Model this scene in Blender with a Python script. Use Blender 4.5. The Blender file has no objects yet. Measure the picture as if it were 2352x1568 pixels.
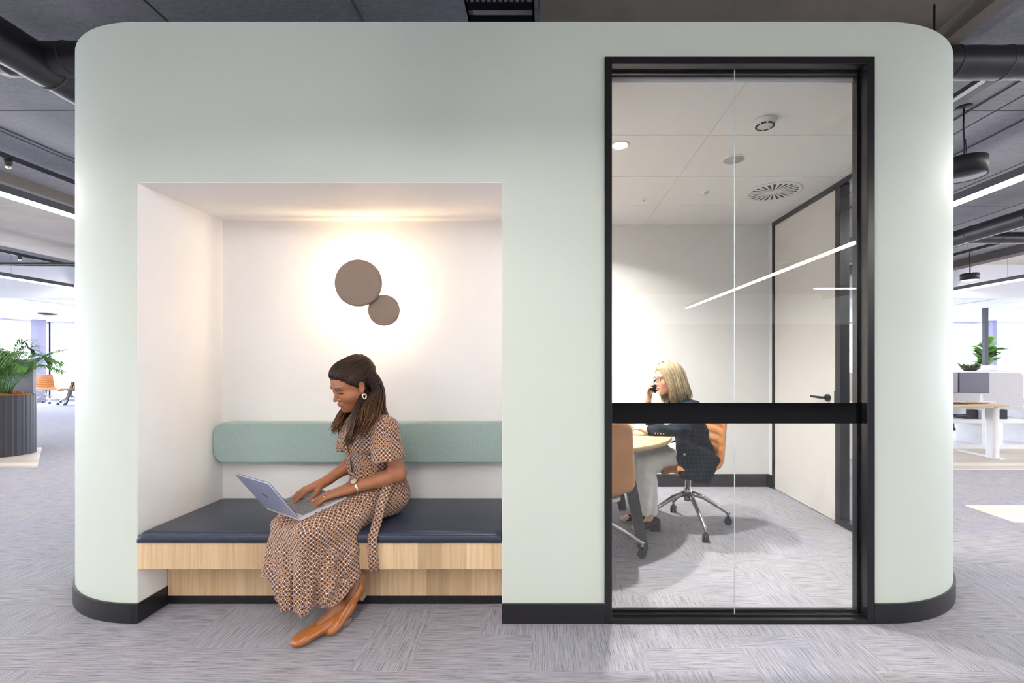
import bpy, bmesh, math, random
import numpy as np
from mathutils import Vector, Matrix
random.seed(7); np.random.seed(7)
SC = bpy.context.scene; COL = SC.collection
PI = math.pi
# ------------------------------------------------------------------ camera
CY = -2.227; CZ = 1.267; FPX = 1045.5; VX = 1250.0; VY = 835.0
cam_d = bpy.data.cameras.new('camera'); cam = bpy.data.objects.new('camera', cam_d); COL.objects.link(cam)
cam.location = (0, CY, CZ); cam.rotation_euler = (PI/2, 0, 0)
cam_d.sensor_width = 36.0; cam_d.lens = FPX/2352*36.0
cam_d.shift_x = -(VX-1176)/2352; cam_d.shift_y = (VY-784)/2352
cam_d.clip_start = .02; cam_d.clip_end = 200
SC.camera = cam
def at(px, py, y):
    k = (y-CY)/FPX
    return Vector(((px-VX)*k, y, CZ-(py-VY)*k))

# ------------------------------------------------------------------ materials
def lin(c):
    if isinstance(c, str):
        c = [int(c[i:i+2], 16)/255 for i in (0, 2, 4)]
    return tuple((x/12.92 if x <= .04045 else ((x+.055)/1.055)**2.4) for x in c)+(1,)
class NT:
    def __init__(s, name):
        s.m = bpy.data.materials.new(name); s.m.use_nodes = True
        s.t = s.m.node_tree; s.n = s.t.nodes; s.l = s.t.links
        s.b = s.n['Principled BSDF']; s.out = s.n['Material Output']
    def add(s, typ, **kw):
        n = s.n.new(typ)
        for k, v in kw.items():
            setattr(n, k, v)
        return n
    def link(s, a, b): s.l.new(a, b)
    def math(s, op, a, b=None, c=None):
        n = s.add('ShaderNodeMath', operation=op)
        for i, v in enumerate((a, b, c)):
            if v is None: continue
            if isinstance(v, (int, float)): n.inputs[i].default_value = v
            else: s.link(v, n.inputs[i])
        return n.outputs[0]
    def coords(s, kind='Object', scale=(1, 1, 1), rot=(0, 0, 0), loc=(0, 0, 0)):
        tc = s.add('ShaderNodeTexCoord'); mp = s.add('ShaderNodeMapping')
        s.link(tc.outputs[kind], mp.inputs[0])
        mp.inputs['Scale'].default_value = scale; mp.inputs['Rotation'].default_value = rot; mp.inputs['Location'].default_value = loc
        return mp.outputs[0]
    def noise(s, vec, scale, detail=4, rough=.6, dist=0):
        n = s.add('ShaderNodeTexNoise'); s.link(vec, n.inputs['Vector'])
        n.inputs['Scale'].default_value = scale; n.inputs['Detail'].default_value = detail
        n.inputs['Roughness'].default_value = rough; n.inputs['Distortion'].default_value = dist
        return n.outputs['Fac']
    def ramp(s, fac, stops):
        n = s.add('ShaderNodeValToRGB'); s.link(fac, n.inputs[0])
        e = n.color_ramp.elements
        while len(e) < len(stops): e.new(.5)
        for el, (p, c) in zip(e, stops):
            el.position = p; el.color = lin(c) if not (isinstance(c, tuple) and len(c) == 4) else c
        return n.outputs[0]
    def mix(s, fac, a, b, blend='MIX'):
        n = s.add('ShaderNodeMix', data_type='RGBA', blend_type=blend)
        for i, v in ((0, fac), (6, a), (7, b)):
            if isinstance(v, (int, float)): n.inputs[i].default_value = v
            elif isinstance(v, str): n.inputs[i].default_value = lin(v)
            elif isinstance(v, tuple): n.inputs[i].default_value = v
            else: s.link(v, n.inputs[i])
        return n.outputs[2]
    def bump(s, h, strength=.3, dist=.002):
        n = s.add('ShaderNodeBump'); s.link(h, n.inputs['Height'])
        n.inputs['Strength'].default_value = strength; n.inputs['Distance'].default_value = dist
        s.link(n.outputs[0], s.b.inputs['Normal']); return n
    def base(s, v):
        if isinstance(v, str): s.b.inputs['Base Color'].default_value = lin(v)
        else: s.link(v, s.b.inputs['Base Color'])
    def set(s, **kw):
        for k, v in kw.items():
            s.b.inputs[k.replace('_', ' ')].default_value = v
        return s
def plain(name, c, rough=.5, metal=0, spec=.5, var=.04, nscale=8, bump=0, bscale=200, coat=0):
    t = NT(name); v = t.coords()
    f = t.noise(v, nscale, 3)
    c0 = lin(c)
    lo = tuple(x*(1-var) for x in c0[:3])+(1,); hi = tuple(min(1, x*(1+var)) for x in c0[:3])+(1,)
    t.base(t.ramp(f, [(.3, lo), (.7, hi)]))
    t.set(Roughness=rough, Metallic=metal); t.b.inputs['Specular IOR Level'].default_value = spec
    if coat: t.b.inputs['Coat Weight'].default_value = coat
    if bump: t.bump(t.noise(v, bscale, 2), bump, .001)
    return t.m
def emit(name, c, s):
    t = NT(name); t.base('ffffff')
    t.b.inputs['Emission Color'].default_value = lin(c); t.b.inputs['Emission Strength'].default_value = s
    return t.m
M = {}
M['sage'] = plain('sage_paint', 'c8cfc5', .5, spec=.3, var=.012, nscale=1.5, bump=.05, bscale=120)
M['white_paint'] = plain('white_paint', 'f0efee', .5, var=.01, bump=.04, bscale=150)
M['room_paint'] = plain('room_paint', 'd9d9da', .5, var=.01, bump=.03)
M['tile_white'] = plain('tile_white', 'e4e4e6', .85, var=.015, nscale=60)
M['grid_white'] = plain('grid_white', 'd2d2d4', .5, var=.01)
M['black_skirt'] = plain('black_skirting', '1d1c21', .35, var=.05)
M['black_frame'] = plain('black_frame', '131317', .28, var=.05)
M['black_matte'] = plain('black_matte', '17171a', .6)
M['rubber'] = plain('black_rubber', '2a2a2c', .55)
M['duct'] = plain('duct_foil', '1d1b1f', .42, var=.25, nscale=14, bump=.3, bscale=25)
M['steel_dark'] = plain('steel_dark', '2b2a2e', .5)
M['chrome'] = plain('polished_aluminium', 'b9b9bb', .22, metal=1, var=.02)
M['lightgrey'] = plain('light_grey_plastic', 'c8c8c8', .45)
M['white_metal'] = plain('white_metal', 'e6e6ea', .4)
M['door_laminate'] = plain('door_laminate', 'd3d0cd', .42, var=.01)
M['gold'] = plain('gold_metal', 'd9b768', .25, metal=1)
M['pale_gold'] = plain('pale_gold_metal', 'e8e0c4', .3, metal=1)
M['led'] = emit('led_diffuser', 'fffaf4', 68)
M['dgrey_cloth'] = plain('grey_felt_screen', 'c9c7cd', .9, var=.08, nscale=60)
M['screen'] = plain('dark_display', '6b6a7c', .3, var=.02)
def m_leather(name, c, rough=.38, b=.12):
    t = NT(name); v = t.coords()
    c0 = lin(c); t.base(t.ramp(t.noise(v, 7, 4), [(.3, tuple(x*.88 for x in c0[:3])+(1,)), (.7, tuple(min(1, x*1.1) for x in c0[:3])+(1,))]))
    t.set(Roughness=rough); t.bump(t.noise(v, 260, 2), b, .001); return t.m
M['tan'] = m_leather('tan_leather', 'b97a42')
M['tan_plain'] = m_leather('tan_leather_smooth', 'b07c4f', .5)
M['navy'] = m_leather('navy_vinyl', '2a3246', .36, .06)
M['shoe'] = m_leather('tan_shoe_leather', 'a3622f', .25, .03)
def m_wood(name, pal, axis='z', board=.12, rough=.45):
    # grain running along 'axis'; boards across X
    t = NT(name)
    tc = t.add('ShaderNodeTexCoord'); sp = t.add('ShaderNodeSeparateXYZ'); t.link(tc.outputs['Object'], sp.inputs[0])
    X, Y, Z = sp.outputs
    across, along = (X, Z) if axis == 'z' else (Y, X)
    b = t.math('FLOOR', t.math('DIVIDE', across, board))
    wn = t.add('ShaderNodeTexWhiteNoise', noise_dimensions='1D'); t.link(b, wn.inputs['W'])
    cb = t.add('ShaderNodeCombineXYZ')
    t.link(t.math('MULTIPLY', across, 60), cb.inputs[0]); t.link(t.math('ADD', t.math('MULTIPLY', along, 2.2), t.math('MULTIPLY', wn.outputs[0], 37)), cb.inputs[1])
    g = t.noise(cb.outputs[0], 1.0, 5, .6, .6)
    col = t.ramp(g, [(.25, pal[0]), (.5, pal[1]), (.75, pal[2])])
    tone = t.ramp(wn.outputs[0], [(0, 'd6d2cc'), (1, 'ffffff')])
    t.base(t.mix(1.0, col, tone, 'MULTIPLY')); t.set(Roughness=rough)
    t.bump(g, .06, .001); return t.m
M['oak'] = m_wood('oak_laminate', ('c6a37a', 'd8bb93', 'e3ccab'))
M['oak_top'] = m_wood('oak_tabletop', ('d0ae80', 'dcc096', 'e6cfaa'), 'x', .3)
M['vinyl'] = m_wood('pale_vinyl_plank', ('cfc6bc', 'ddd6cd', 'e8e3dc'), 'x', .18)
def m_carpet():
    t = NT('grey_streaked_carpet')
    tc = t.add('ShaderNodeTexCoord'); sp = t.add('ShaderNodeSeparateXYZ'); t.link(tc.outputs['Object'], sp.inputs[0])
    X, Y = sp.outputs[0], sp.outputs[1]
    def cell(sx, sy, ox, oy):
        cb = t.add('ShaderNodeCombineXYZ')
        t.link(t.math('FLOOR', t.math('DIVIDE', t.math('ADD', X, ox), sx)), cb.inputs[0])
        t.link(t.math('FLOOR', t.math('DIVIDE', t.math('ADD', Y, oy), sy)), cb.inputs[1])
        w = t.add('ShaderNodeTexWhiteNoise', noise_dimensions='2D'); t.link(cb.outputs[0], w.inputs['Vector']); return w.outputs[0]
    a = cell(.25, 1.0, .06, .35); b = cell(1.0, .25, .3, .1); c = cell(.5, .5, .13, .2)
    vert = t.math('MAXIMUM', t.math('GREATER_THAN', a, .72), t.math('GREATER_THAN', b, .8))
    vert = t.math('MAXIMUM', vert, t.math('GREATER_THAN', c, .88))
    def streak(u, v, fu, fv, seed):
        cb = t.add('ShaderNodeCombineXYZ'); t.link(t.math('MULTIPLY', u, fu), cb.inputs[0]); t.link(t.math('MULTIPLY', v, fv), cb.inputs[1]); cb.inputs[2].default_value = seed
        return t.noise(cb.outputs[0], 1, 3, .7)
    h = streak(X, Y, 7, 190, 0); v = streak(Y, X, 7, 190, 5)
    m = t.add('ShaderNodeMix', data_type='FLOAT'); t.link(vert, m.inputs[0]); t.link(h, m.inputs[2]); t.link(v, m.inputs[3])
    st = m.outputs[0]
    loop = t.noise(t.coords(), 420, 2, .8)
    loopc = t.math('MULTIPLY', t.math('SUBTRACT', loop, .5), .8)
    val = t.math('ADD', st, loopc)
    col = t.ramp(val, [(.30, '6d6c73'), (.42, '8e8d95'), (.49, 'a4a3ab'), (.72, 'b4b3bb')])
    big = t.noise(t.coords(), 1.3, 3)
    tint = t.ramp(big, [(.3, 'fffcf8'), (.7, 'f6f8ff')])
    t.base(t.mix(1.0, col, tint, 'MULTIPLY')); t.set(Roughness=.95); t.b.inputs['Specular IOR Level'].default_value = .15
    t.bump(val, .5, .004); return t.m
M['carpet'] = m_carpet()
def m_felt():
    t = NT('grey_felt_ceiling'); v = t.coords(scale=(1, 3, 1)); w = t.coords()
    a = t.noise(v, 14, 6, .75, 1.5); b = t.noise(w, 1.2, 3)
    col = t.ramp(a, [(.3, '66656d'), (.7, '95949d')])
    t.base(t.mix(.35, col, t.ramp(b, [(.3, '6c6b74'), (.7, '9a99a2')]))); t.set(Roughness=.95)
    t.bump(a, .4, .01); return t.m
def m_concrete():
    t = NT('raw_concrete_ceiling'); v = t.coords(scale=(1, 6, 1)); w = t.coords()
    a = t.noise(v, 3, 5, .6, .3); b = t.noise(w, .7, 3)
    t.base(t.mix(.5, t.ramp(a, [(.3, 'b3aca5'), (.7, 'cbc5be')]), t.ramp(b, [(.3, 'a89c92'), (.7, 'cfcac4')]))); t.set(Roughness=.9); return t.m
M['felt'] = m_felt(); M['concrete'] = m_concrete(); M['concrete_shaded'] = plain('shade_darkened_concrete', '857b73', .9, var=.12, nscale=3)  # last one: middle slab's concrete, its shade put into a darker colour
def m_fabric(name, c1, c2, c3, scale=220):
    t = NT(name); w = t.coords()
    a = t.noise(t.coords(scale=(1, 1, .35)), scale, 3, .8); b = t.noise(t.coords(scale=(.35, 1, 1)), scale, 3, .8)
    f = t.math('MULTIPLY', t.math('ADD', a, b), .5)
    t.base(t.ramp(f, [(.36, c1), (.5, c2), (.64, c3)])); t.set(Roughness=.9); t.b.inputs['Sheen Weight'].default_value = .2
    t.bump(f, .5, .002); return t.m
M['teal'] = m_fabric('teal_wool_fabric', '7f9a97', '9cb2ae', 'b4c5bf', 420)
def m_glass():
    t = NT('clear_window_glass')
    t.n.remove(t.b)
    tr = t.add('ShaderNodeBsdfTransparent'); tr.inputs[0].default_value = (.955, .965, .96, 1)
    gl = t.add('ShaderNodeBsdfGlossy'); gl.inputs['Roughness'].default_value = .0; gl.inputs[0].default_value = (1, 1, 1, 1)
    ge = t.add('ShaderNodeNewGeometry'); dp = t.add('ShaderNodeVectorMath', operation='DOT_PRODUCT'); t.link(ge.outputs['Incoming'], dp.inputs[0]); t.link(ge.outputs['Normal'], dp.inputs[1])
    om = t.math('SUBTRACT', 1.0, t.math('ABSOLUTE', dp.outputs['Value'])); fr = t.math('ADD', .04, t.math('MULTIPLY', .96, t.math('POWER', om, 5.0)))
    mx = t.add('ShaderNodeMixShader'); t.link(fr, mx.inputs[0]); t.link(tr.outputs[0], mx.inputs[1]); t.link(gl.outputs[0], mx.inputs[2])
    t.link(mx.outputs[0], t.out.inputs[0]); return t.m
M['glass'] = m_glass()
M['band'] = plain('black_glass_film', '060608', .06, spec=.3, var=.02)
def m_attr(name, rough=.5, sss=0, bump=.0, bscale=300, sheen=0):
    t = NT(name); a = t.add('ShaderNodeAttribute', attribute_name='Col')
    t.base(a.outputs['Color']); t.set(Roughness=rough)
    if sss:
        t.b.inputs['Subsurface Weight'].default_value = sss; t.b.inputs['Subsurface Radius'].default_value = (.01, .004, .002)
        t.b.inputs['Subsurface Scale'].default_value = .5
    if sheen: t.b.inputs['Sheen Weight'].default_value = sheen
    if bump: t.bump(t.noise(t.coords(), bscale, 3), bump, .001)
    return t.m
M['skin'] = m_attr('skin', .45, .12, .05)
def m_hair(name, rough=.45):
    t = NT(name); a = t.add('ShaderNodeAttribute', attribute_name='Col')
    t.base(a.outputs['Color']); t.set(Roughness=rough); t.b.inputs['Specular IOR Level'].default_value = .25
    return t.m
M['hair'] = m_hair('hair')
def m_dress():
    # printed geometric lattice: dark lozenges, cream spots, tan lines (UV in metres)
    t = NT('printed_dress_fabric')
    uv = t.add('ShaderNodeUVMap'); uv.uv_map = 'UVMap'
    sp = t.add('ShaderNodeSeparateXYZ'); t.link(uv.outputs[0], sp.inputs[0])
    P = .0225
    def tri(v, off=0.0):   # |fract-0.5| : 0 at cell centre
        f = t.math('FRACT', t.math('ADD', t.math('DIVIDE', v, P), off)); return t.math('ABSOLUTE', t.math('SUBTRACT', f, .5))
    u0, v0 = tri(sp.outputs[0]), tri(sp.outputs[1]); u1, v1 = tri(sp.outputs[0], .5), tri(sp.outputs[1], .5)
    d_a = t.math('ADD', u0, v0); d_b = t.math('ADD', u1, v1)       # diamonds at cell centres and corners
    c_c = t.math('SQRT', t.math('ADD', t.math('MULTIPLY', u1, u1), t.math('MULTIPLY', v0, v0)))
    c_d = t.math('SQRT', t.math('ADD', t.math('MULTIPLY', u0, u0), t.math('MULTIPLY', v1, v1)))
    dark = t.math('MAXIMUM', t.math('LESS_THAN', d_a, .27), t.math('LESS_THAN', d_b, .27))
    spot = t.math('MAXIMUM', t.math('LESS_THAN', c_c, .115), t.math('LESS_THAN', c_d, .115))
    ring = t.math('MAXIMUM', t.math('LESS_THAN', c_c, .22), t.math('LESS_THAN', c_d, .22))
    col = t.mix(ring, 'b0896a', '5a3931')
    col = t.mix(dark, col, '3c211f')
    col = t.mix(spot, col, 'efe0d6')
    t.base(col); t.set(Roughness=.75); t.b.inputs['Sheen Weight'].default_value = .1
    t.bump(t.noise(t.coords(), 500, 2), .1, .001); return t.m
M['dress'] = m_dress()
def m_blazer():
    t = NT('checked_blazer_wool'); v = t.coords()
    w = t.add('ShaderNodeSeparateXYZ'); t.link(v, w.inputs[0])
    def line(o, p, th): return t.math('LESS_THAN', t.math('ABSOLUTE', t.math('SUBTRACT', t.math('FRACT', t.math('DIVIDE', o, p)), .5)), th)
    a = line(t.math('ADD', w.outputs[0], t.math('MULTIPLY', w.outputs[1], .6)), .03, .22); b = line(w.outputs[2], .03, .22)
    col = t.mix(t.math('MULTIPLY', t.math('ADD', a, b), .5), '060a11', '132530')
    t.base(col); t.set(Roughness=.9); t.b.inputs['Specular IOR Level'].default_value = .2
    return t.m
M['blazer'] = m_blazer()
M['trouser'] = plain('white_trouser_fabric', 'f4f4f1', .8, var=.03, bump=.1)
M['laptop'] = plain('silver_blue_aluminium', 'a3a9c2', .35, metal=.5, var=.01)
M['laptop_deck'] = plain('silver_deck', 'c2bfc4', .35, metal=.3, var=.01)
M['key'] = plain('grey_keycap', '77757c', .5)
M['leaf'] = plain('leaf_green', '527f3a', .45, var=.35, nscale=6)
M['leaf2'] = plain('fiddle_leaf_green', '7aa543', .4, var=.3, nscale=5)
M['mulch'] = plain('bark_mulch', 'a8672f', .95, var=.4, nscale=60, bump=1, bscale=60)

# ------------------------------------------------------------------ mesh helpers
def tag(o, label=None, cat=None, group=None, kind=None):
    if label: o['label'] = label
    if cat: o['category'] = cat
    if group: o['group'] = group
    if kind: o['kind'] = kind
    return o
def empty(name, loc, label=None, cat=None, group=None, kind=None, rz=0):
    o = bpy.data.objects.new(name, None); COL.objects.link(o); o.location = loc; o.rotation_euler = (0, 0, rz)
    o.empty_display_size = .1
    return tag(o, label, cat, group, kind)
class MB:
    def __init__(s): s.v = []; s.f = []; s.sm = []
    def add(s, vs, fs, smooth=False):
        b = len(s.v); s.v += [tuple(v) for v in vs]; s.f += [tuple(i+b for i in f) for f in fs]; s.sm += [smooth]*len(fs); return s
    def box(s, x0, x1, y0, y1, z0, z1, mat=None):
        vs = [(x, y, z) for z in (z0, z1) for y in (y0, y1) for x in (x0, x1)]
        if mat is not None: vs = [mat @ Vector(v) for v in vs]
        return s.add(vs, [(0, 2, 3, 1), (4, 5, 7, 6), (0, 1, 5, 4), (2, 6, 7, 3), (0, 4, 6, 2), (1, 3, 7, 5)])
    def tube(s, pts, rad, n=12, caps=True, flat=1.0):
        pts = [Vector(p) for p in pts]
        if isinstance(rad, (int, float)): rad = [rad]*len(pts)
        vs = []; up = None
        for i, p in enumerate(pts):
            d = (pts[min(i+1, len(pts)-1)]-pts[max(i-1, 0)])
            d = d.normalized() if d.length > 1e-9 else Vector((0, 0, 1))
            if up is None:
                up = Vector((0, 0, 1)) if abs(d.z) < .9 else Vector((1, 0, 0))
            a = d.cross(up).normalized(); up = a.cross(d).normalized()
            for j in range(n):
                t = 2*PI*j/n; vs.append(p+(a*math.cos(t)+up*math.sin(t)*flat)*rad[i])
        fs = [(i*n+j, i*n+(j+1) % n, (i+1)*n+(j+1) % n, (i+1)*n+j) for i in range(len(pts)-1) for j in range(n)]
        s.add(vs, fs, True)
        if caps:
            b = len(s.v)-len(vs)
            s.f.append(tuple(b+j for j in range(n))[::-1]); s.sm.append(False)
            s.f.append(tuple(b+(len(pts)-1)*n+j for j in range(n))); s.sm.append(False)
        return s
    def cyl(s, p0, p1, r0, r1=None, n=24): return s.tube([p0, p1], [r0, r0 if r1 is None else r1], n)
    def lathe(s, prof, c=(0, 0, 0), n=32, smooth=True, mat=None):
        vs = []
        for r, z in prof:
            for j in range(n):
                t = 2*PI*j/n; v = Vector((r*math.cos(t), r*math.sin(t), z))
                if mat is not None: v = mat @ v
                vs.append(v+Vector(c))
        m = len(prof)
        fs = [(i*n+j, i*n+(j+1) % n, (i+1)*n+(j+1) % n, (i+1)*n+j) for i in range(m-1) for j in range(n)]
        fs += [tuple(range(n))[::-1], tuple((m-1)*n+j for j in range(n))]
        return s.add(vs, fs, smooth)
    def prism(s, poly, a0, a1, axis='z'):
        def P(u, v, w): return {'z': (u, v, w), 'y': (u, w, v), 'x': (w, u, v)}[axis]
        n = len(poly)
        vs = [P(u, v, a0) for u, v in poly]+[P(u, v, a1) for u, v in poly]
        fs = [tuple(range(n))[::-1], tuple(range(n, 2*n))]+[(i, (i+1) % n, n+(i+1) % n, n+i) for i in range(n)]
        return s.add(vs, fs)
    def build(s, name, mat, parent=None, bevel=0, seg=3, smooth=None, org=None, wn=False, **tg):
        me = bpy.data.meshes.new(name)
        vs = s.v
        if org is not None: vs = [tuple(Vector(v)-Vector(org)) for v in vs]
        me.from_pydata(vs, [], s.f); me.update()
        bm = bmesh.new(); bm.from_mesh(me); bmesh.ops.recalc_face_normals(bm, faces=bm.faces); bm.to_mesh(me); bm.free()
        me.polygons.foreach_set('use_smooth', [(sm if smooth is None else smooth) for sm in s.sm])
        me.materials.append(mat if not isinstance(mat, str) else M[mat])
        o = bpy.data.objects.new(name, me); COL.objects.link(o)
        if parent is not None: o.parent = parent
        if bevel:
            md = o.modifiers.new('bevel', 'BEVEL'); md.width = bevel; md.segments = seg; md.limit_method = 'ANGLE'; md.angle_limit = math.radians(40)
            me.polygons.foreach_set('use_smooth', [True]*len(me.polygons))
            md.harden_normals = True
        return tag(o, tg.get('label'), tg.get('cat'), tg.get('group'), tg.get('kind'))
def rel(v, o): return tuple(Vector(v)-Vector(o))
def rrect(x0, x1, y0, y1, r, n=8, rr=None):
    rs = rr or (r, r, r, r); pts = []
    for (cx, cy, sx, sy, a0), q in zip(((x1, y1, -1, -1, 0), (x0, y1, 1, -1, PI/2), (x0, y0, 1, 1, PI), (x1, y0, -1, 1, 1.5*PI)), rs):
        for i in range(n+1):
            t = a0+PI/2*i/n; pts.append((cx+sx*q+q*math.cos(t), cy+sy*q+q*math.sin(t)))
    return pts
def copy_tree(o, parent=None):
    c = o.copy(); COL.objects.link(c); c.parent = parent
    for ch in list(o.children): copy_tree(ch, c)
    return c
EXPOSURE = 0.0
# ------------------------------------------------------------------ the pod
ZT = 2.939; RC = .75; XL = -1.992; XR = 1.668; PB = 2.57      # pod top, corner radius, straight front, back
AX0, AX1, AD, AT = -1.992, -.207, .59, 2.152                   # alcove
WX0, WX1, WT = .294, 1.61, 2.762                               # glazed opening
RX0, RX1, RB, RCZ = -1.45, 2.32, 2.47, 2.705                   # meeting room inside
def arc(cx, cy, r, a0, a1, n):
    return [(cx+r*math.cos(a0+(a1-a0)*i/n), cy+r*math.sin(a0+(a1-a0)*i/n)) for i in range(n+1)]
def ribbon(mb, path, z0, z1, off, smooth=True):
    """vertical wall along an open path, thickness to the inside"""
    n = len(path); nor = []
    for i in range(n):
        a = Vector(path[max(i-1, 0)]); b = Vector(path[min(i+1, n-1)]); d = (b-a).normalized(); nor.append(Vector((-d.y, d.x)))
    inn = [(path[i][0]+nor[i].x*off, path[i][1]+nor[i].y*off) for i in range(n)]
    vs = [(x, y, z0) for x, y in path]+[(x, y, z1) for x, y in path]+[(x, y, z0) for x, y in inn]+[(x, y, z1) for x, y in inn]
    fo = [(i, i+1, n+i+1, n+i) for i in range(n-1)]; fi = [(2*n+i, 3*n+i, 3*n+i+1, 2*n+i+1) for i in range(n-1)]
    ft = [(n+i, n+i+1, 3*n+i+1, 3*n+i) for i in range(n-1)]; fb = [(i, 2*n+i, 2*n+i+1, i+1) for i in range(n-1)]
    fe = [(0, n, 3*n, 2*n), (n-1, 3*n-1, 4*n-1, 2*n-1)]
    mb.add(vs, fo, smooth); mb.add(vs, fi, smooth); mb.add(vs, ft, False); mb.add(vs, fb, False); mb.add(vs, fe, False)
T = .09
left_path = [(XL-RC, 2.57-.4)]+[(XL-RC, 1.6)]+arc(XL, RC, RC, PI, 1.5*PI, 40)
right_path = arc(XR, RC, RC, -PI/2, 0, 40)+[(XR+RC, .8)]
xo = XR+RC
w = MB(); ribbon(w, left_path, 0, ZT, T); w.build('wall_left', 'sage', kind='structure')
w = MB(); ribbon(w, right_path, 0, ZT, T); w.build('wall_right', 'sage', kind='structure')
w = MB()                                                       # straight front, with the two openings
w.box(XL, WX0, 0, T, AT+.003, ZT); w.box(AX1+.002, WX0, 0, T, 0, AT+.003)
w.box(WX0, WX1, 0, T, WT, ZT); w.box(WX1, XR, 0, T, 0, ZT)
w.build('wall_front', 'sage', kind='structure')
w = MB(); w.box(XL-RC, xo, RB, PB, 0, ZT); w.build('wall_back', 'room_paint', kind='structure')
w = MB()                                                       # alcove lining
w.box(AX0-.008, AX0+.002, .001, .2, 0, AT+.003); w.box(AX0-.07, AX0+.002, .2, AD+.07, 0, AT+.05); w.box(AX1, AX1+.07, .001, AD+.07, 0, AT+.05)
w.box(AX0-.07, AX1+.07, AD, AD+.07, 0, AT+.05); w.box(AX0, AX1, .001, AD, AT, AT+.05)
w.build('wall_back', 'white_paint', kind='structure')
w = MB()                                                       # meeting room inner linings
w.box(RX0-.07, RX0, .66, RB, 0, RCZ); w.box(RX0, AX1+.07, .665, .70, 0, RCZ)
w.box(AX1+.071, WX0-.002, T, T+.02, 0, RCZ)
w.box(RX1, RX1+.03, 2.40, RB, 0, RCZ); w.box(RX1, RX1+.03, .645, .70, 0, RCZ)
w.box(RX1, RX1+.09, .70, 2.46, RCZ-.005, ZT)
w.box(xo-.09, xo, 2.40, RB, 0, ZT)
w.build('wall_right', 'room_paint', kind='structure')
# roof over the pod
ri = RC-T-.004
plan = [(XL-RC+T, RB)]+arc(XL, RC, ri, PI, 1.5*PI, 16)+arc(XR, RC, ri, -PI/2, 0, 16)+[(xo-T-.004, RB)]
w = MB(); w.prism(plan, RCZ+.03, RCZ+.1)
w.build('ceiling', 'tile_white', kind='structure')
# tiled ceiling inside the meeting room (tiles proud of a grid)
ct = MB(); cg = MB()
cplan = [(RX0, RB), (RX0, T)]+arc(XR, RC, ri, -PI/2, -.12, 16)+[(RX1, .7), (RX1, RB)]
cg.prism(cplan, RCZ+.002, RCZ+.03)
ys = [T, .625, 1.254, 1.883, RB]; xs = [RX0, -.17, 1.03, 2.235, RX1]
for i in range(4):
    for j in range(4):
        if i >= 2 and j == 0: continue
        ct.box(xs[i]+.005, xs[i+1]-.005, ys[j]+.004, ys[j+1]-.004, RCZ-.006, RCZ+.001)
ct.prism([(xs[2]+.005, ys[1]-.004), (xs[2]+.005, ys[0]+.004)]+[p for p in arc(XR, RC, ri-.004, -PI/2, 0, 30) if p[0] < 2.228 and p[1] < ys[1]]+[(2.228, ys[1]-.004)], RCZ-.006, RCZ+.001)
for x in xs[1:-1]: cg.box(x-.013, x+.013, T, RB, RCZ-.0045, RCZ+.002)
cg.build('ceiling', 'grid_white', kind='structure'); ct.build('ceiling', 'tile_white', kind='structure')
# skirtings
sk = MB(); lp = [(x, y) for x, y in left_path]
def skirt(path, z1=.096, t=.010):
    m = MB(); n = len(path); nor = []
    for i in range(n):
        a = Vector(path[max(i-1, 0)]); b = Vector(path[min(i+1, n-1)]); d = (b-a).normalized(); nor.append(Vector((d.y, -d.x)))
    out = [(path[i][0]+nor[i].x*t, path[i][1]+nor[i].y*t) for i in range(n)]
    ribbon(m, out, 0.001, z1, t-.001); return m
skirt(left_path+[(AX0, 0)]).build('baseboard_left', 'black_skirt', kind='structure')
skirt([(AX1, 0), (WX0-.002, 0)]).build('baseboard_front', 'black_skirt', kind='structure')
skirt([(WX1+.002, 0)]+right_path).build('baseboard_right', 'black_skirt', kind='structure')
m = MB(); m.box(AX0, AX0+.01, -.01, .178, .001, .096); m.build('baseboard_left', 'black_skirt', kind='structure')
m = MB(); m.box(RX0, RX1, RB-.014, RB, .001, .13); m.box(RX1-.014, RX1, 2.40, RB-.014, .001, .13); m.build('baseboard_back', 'black_skirt', kind='structure')
# glazed window of the meeting room
W1 = empty('window_1', (0, 0, 0), 'tall black-framed glazed panel of the meeting room', 'window', kind='structure')
m = MB(); FI = .036; FD = .10
m.box(WX0, WX0+FI, -.012, FD, 0, WT); m.box(WX1-FI, WX1, -.012, FD, 0, WT)
m.box(WX0+FI, WX1-FI, -.012, FD, WT-FI, WT); m.box(WX0+FI, WX1-FI, -.012, FD, 0, .022)
m.build('window_frame', 'black_frame', W1, bevel=.002)
m = MB()                                                       # glazing channel ridges
m.box(WX0+FI, WX1-FI, .045, .055, WT-FI-.012, WT-FI); m.box(WX0+FI, WX1-FI, .018, .024, .022, .030)
m.box(WX1-FI-.012, WX1-FI, .045, .055, .022, WT-FI-.012); m.box(WX0+FI, WX1-FI, .06, .066, .022, .034)
m.build('glazing_channel', 'black_frame', W1, bevel=.001)
JX = .946; GY = .030
for i, (a, b) in enumerate(((WX0+FI, JX-.0015), (JX+.0015, WX1-FI))):
    m = MB(); m.box(a, b, GY, GY+.010, .0221, WT-FI-.0005); m.build('glass_pane', 'glass', W1)
m = MB(); m.box(JX-.0014, JX+.0014, GY+.001, GY+.009, .0221, WT-FI); m.build('joint_seal', plain('clear_joint', 'e2e8ee', .15), W1)
m = MB(); m.box(WX0+FI, WX1-FI, GY-.0012, GY-.0002, .971, 1.073); m.build('manifestation_band', 'band', W1)
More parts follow.
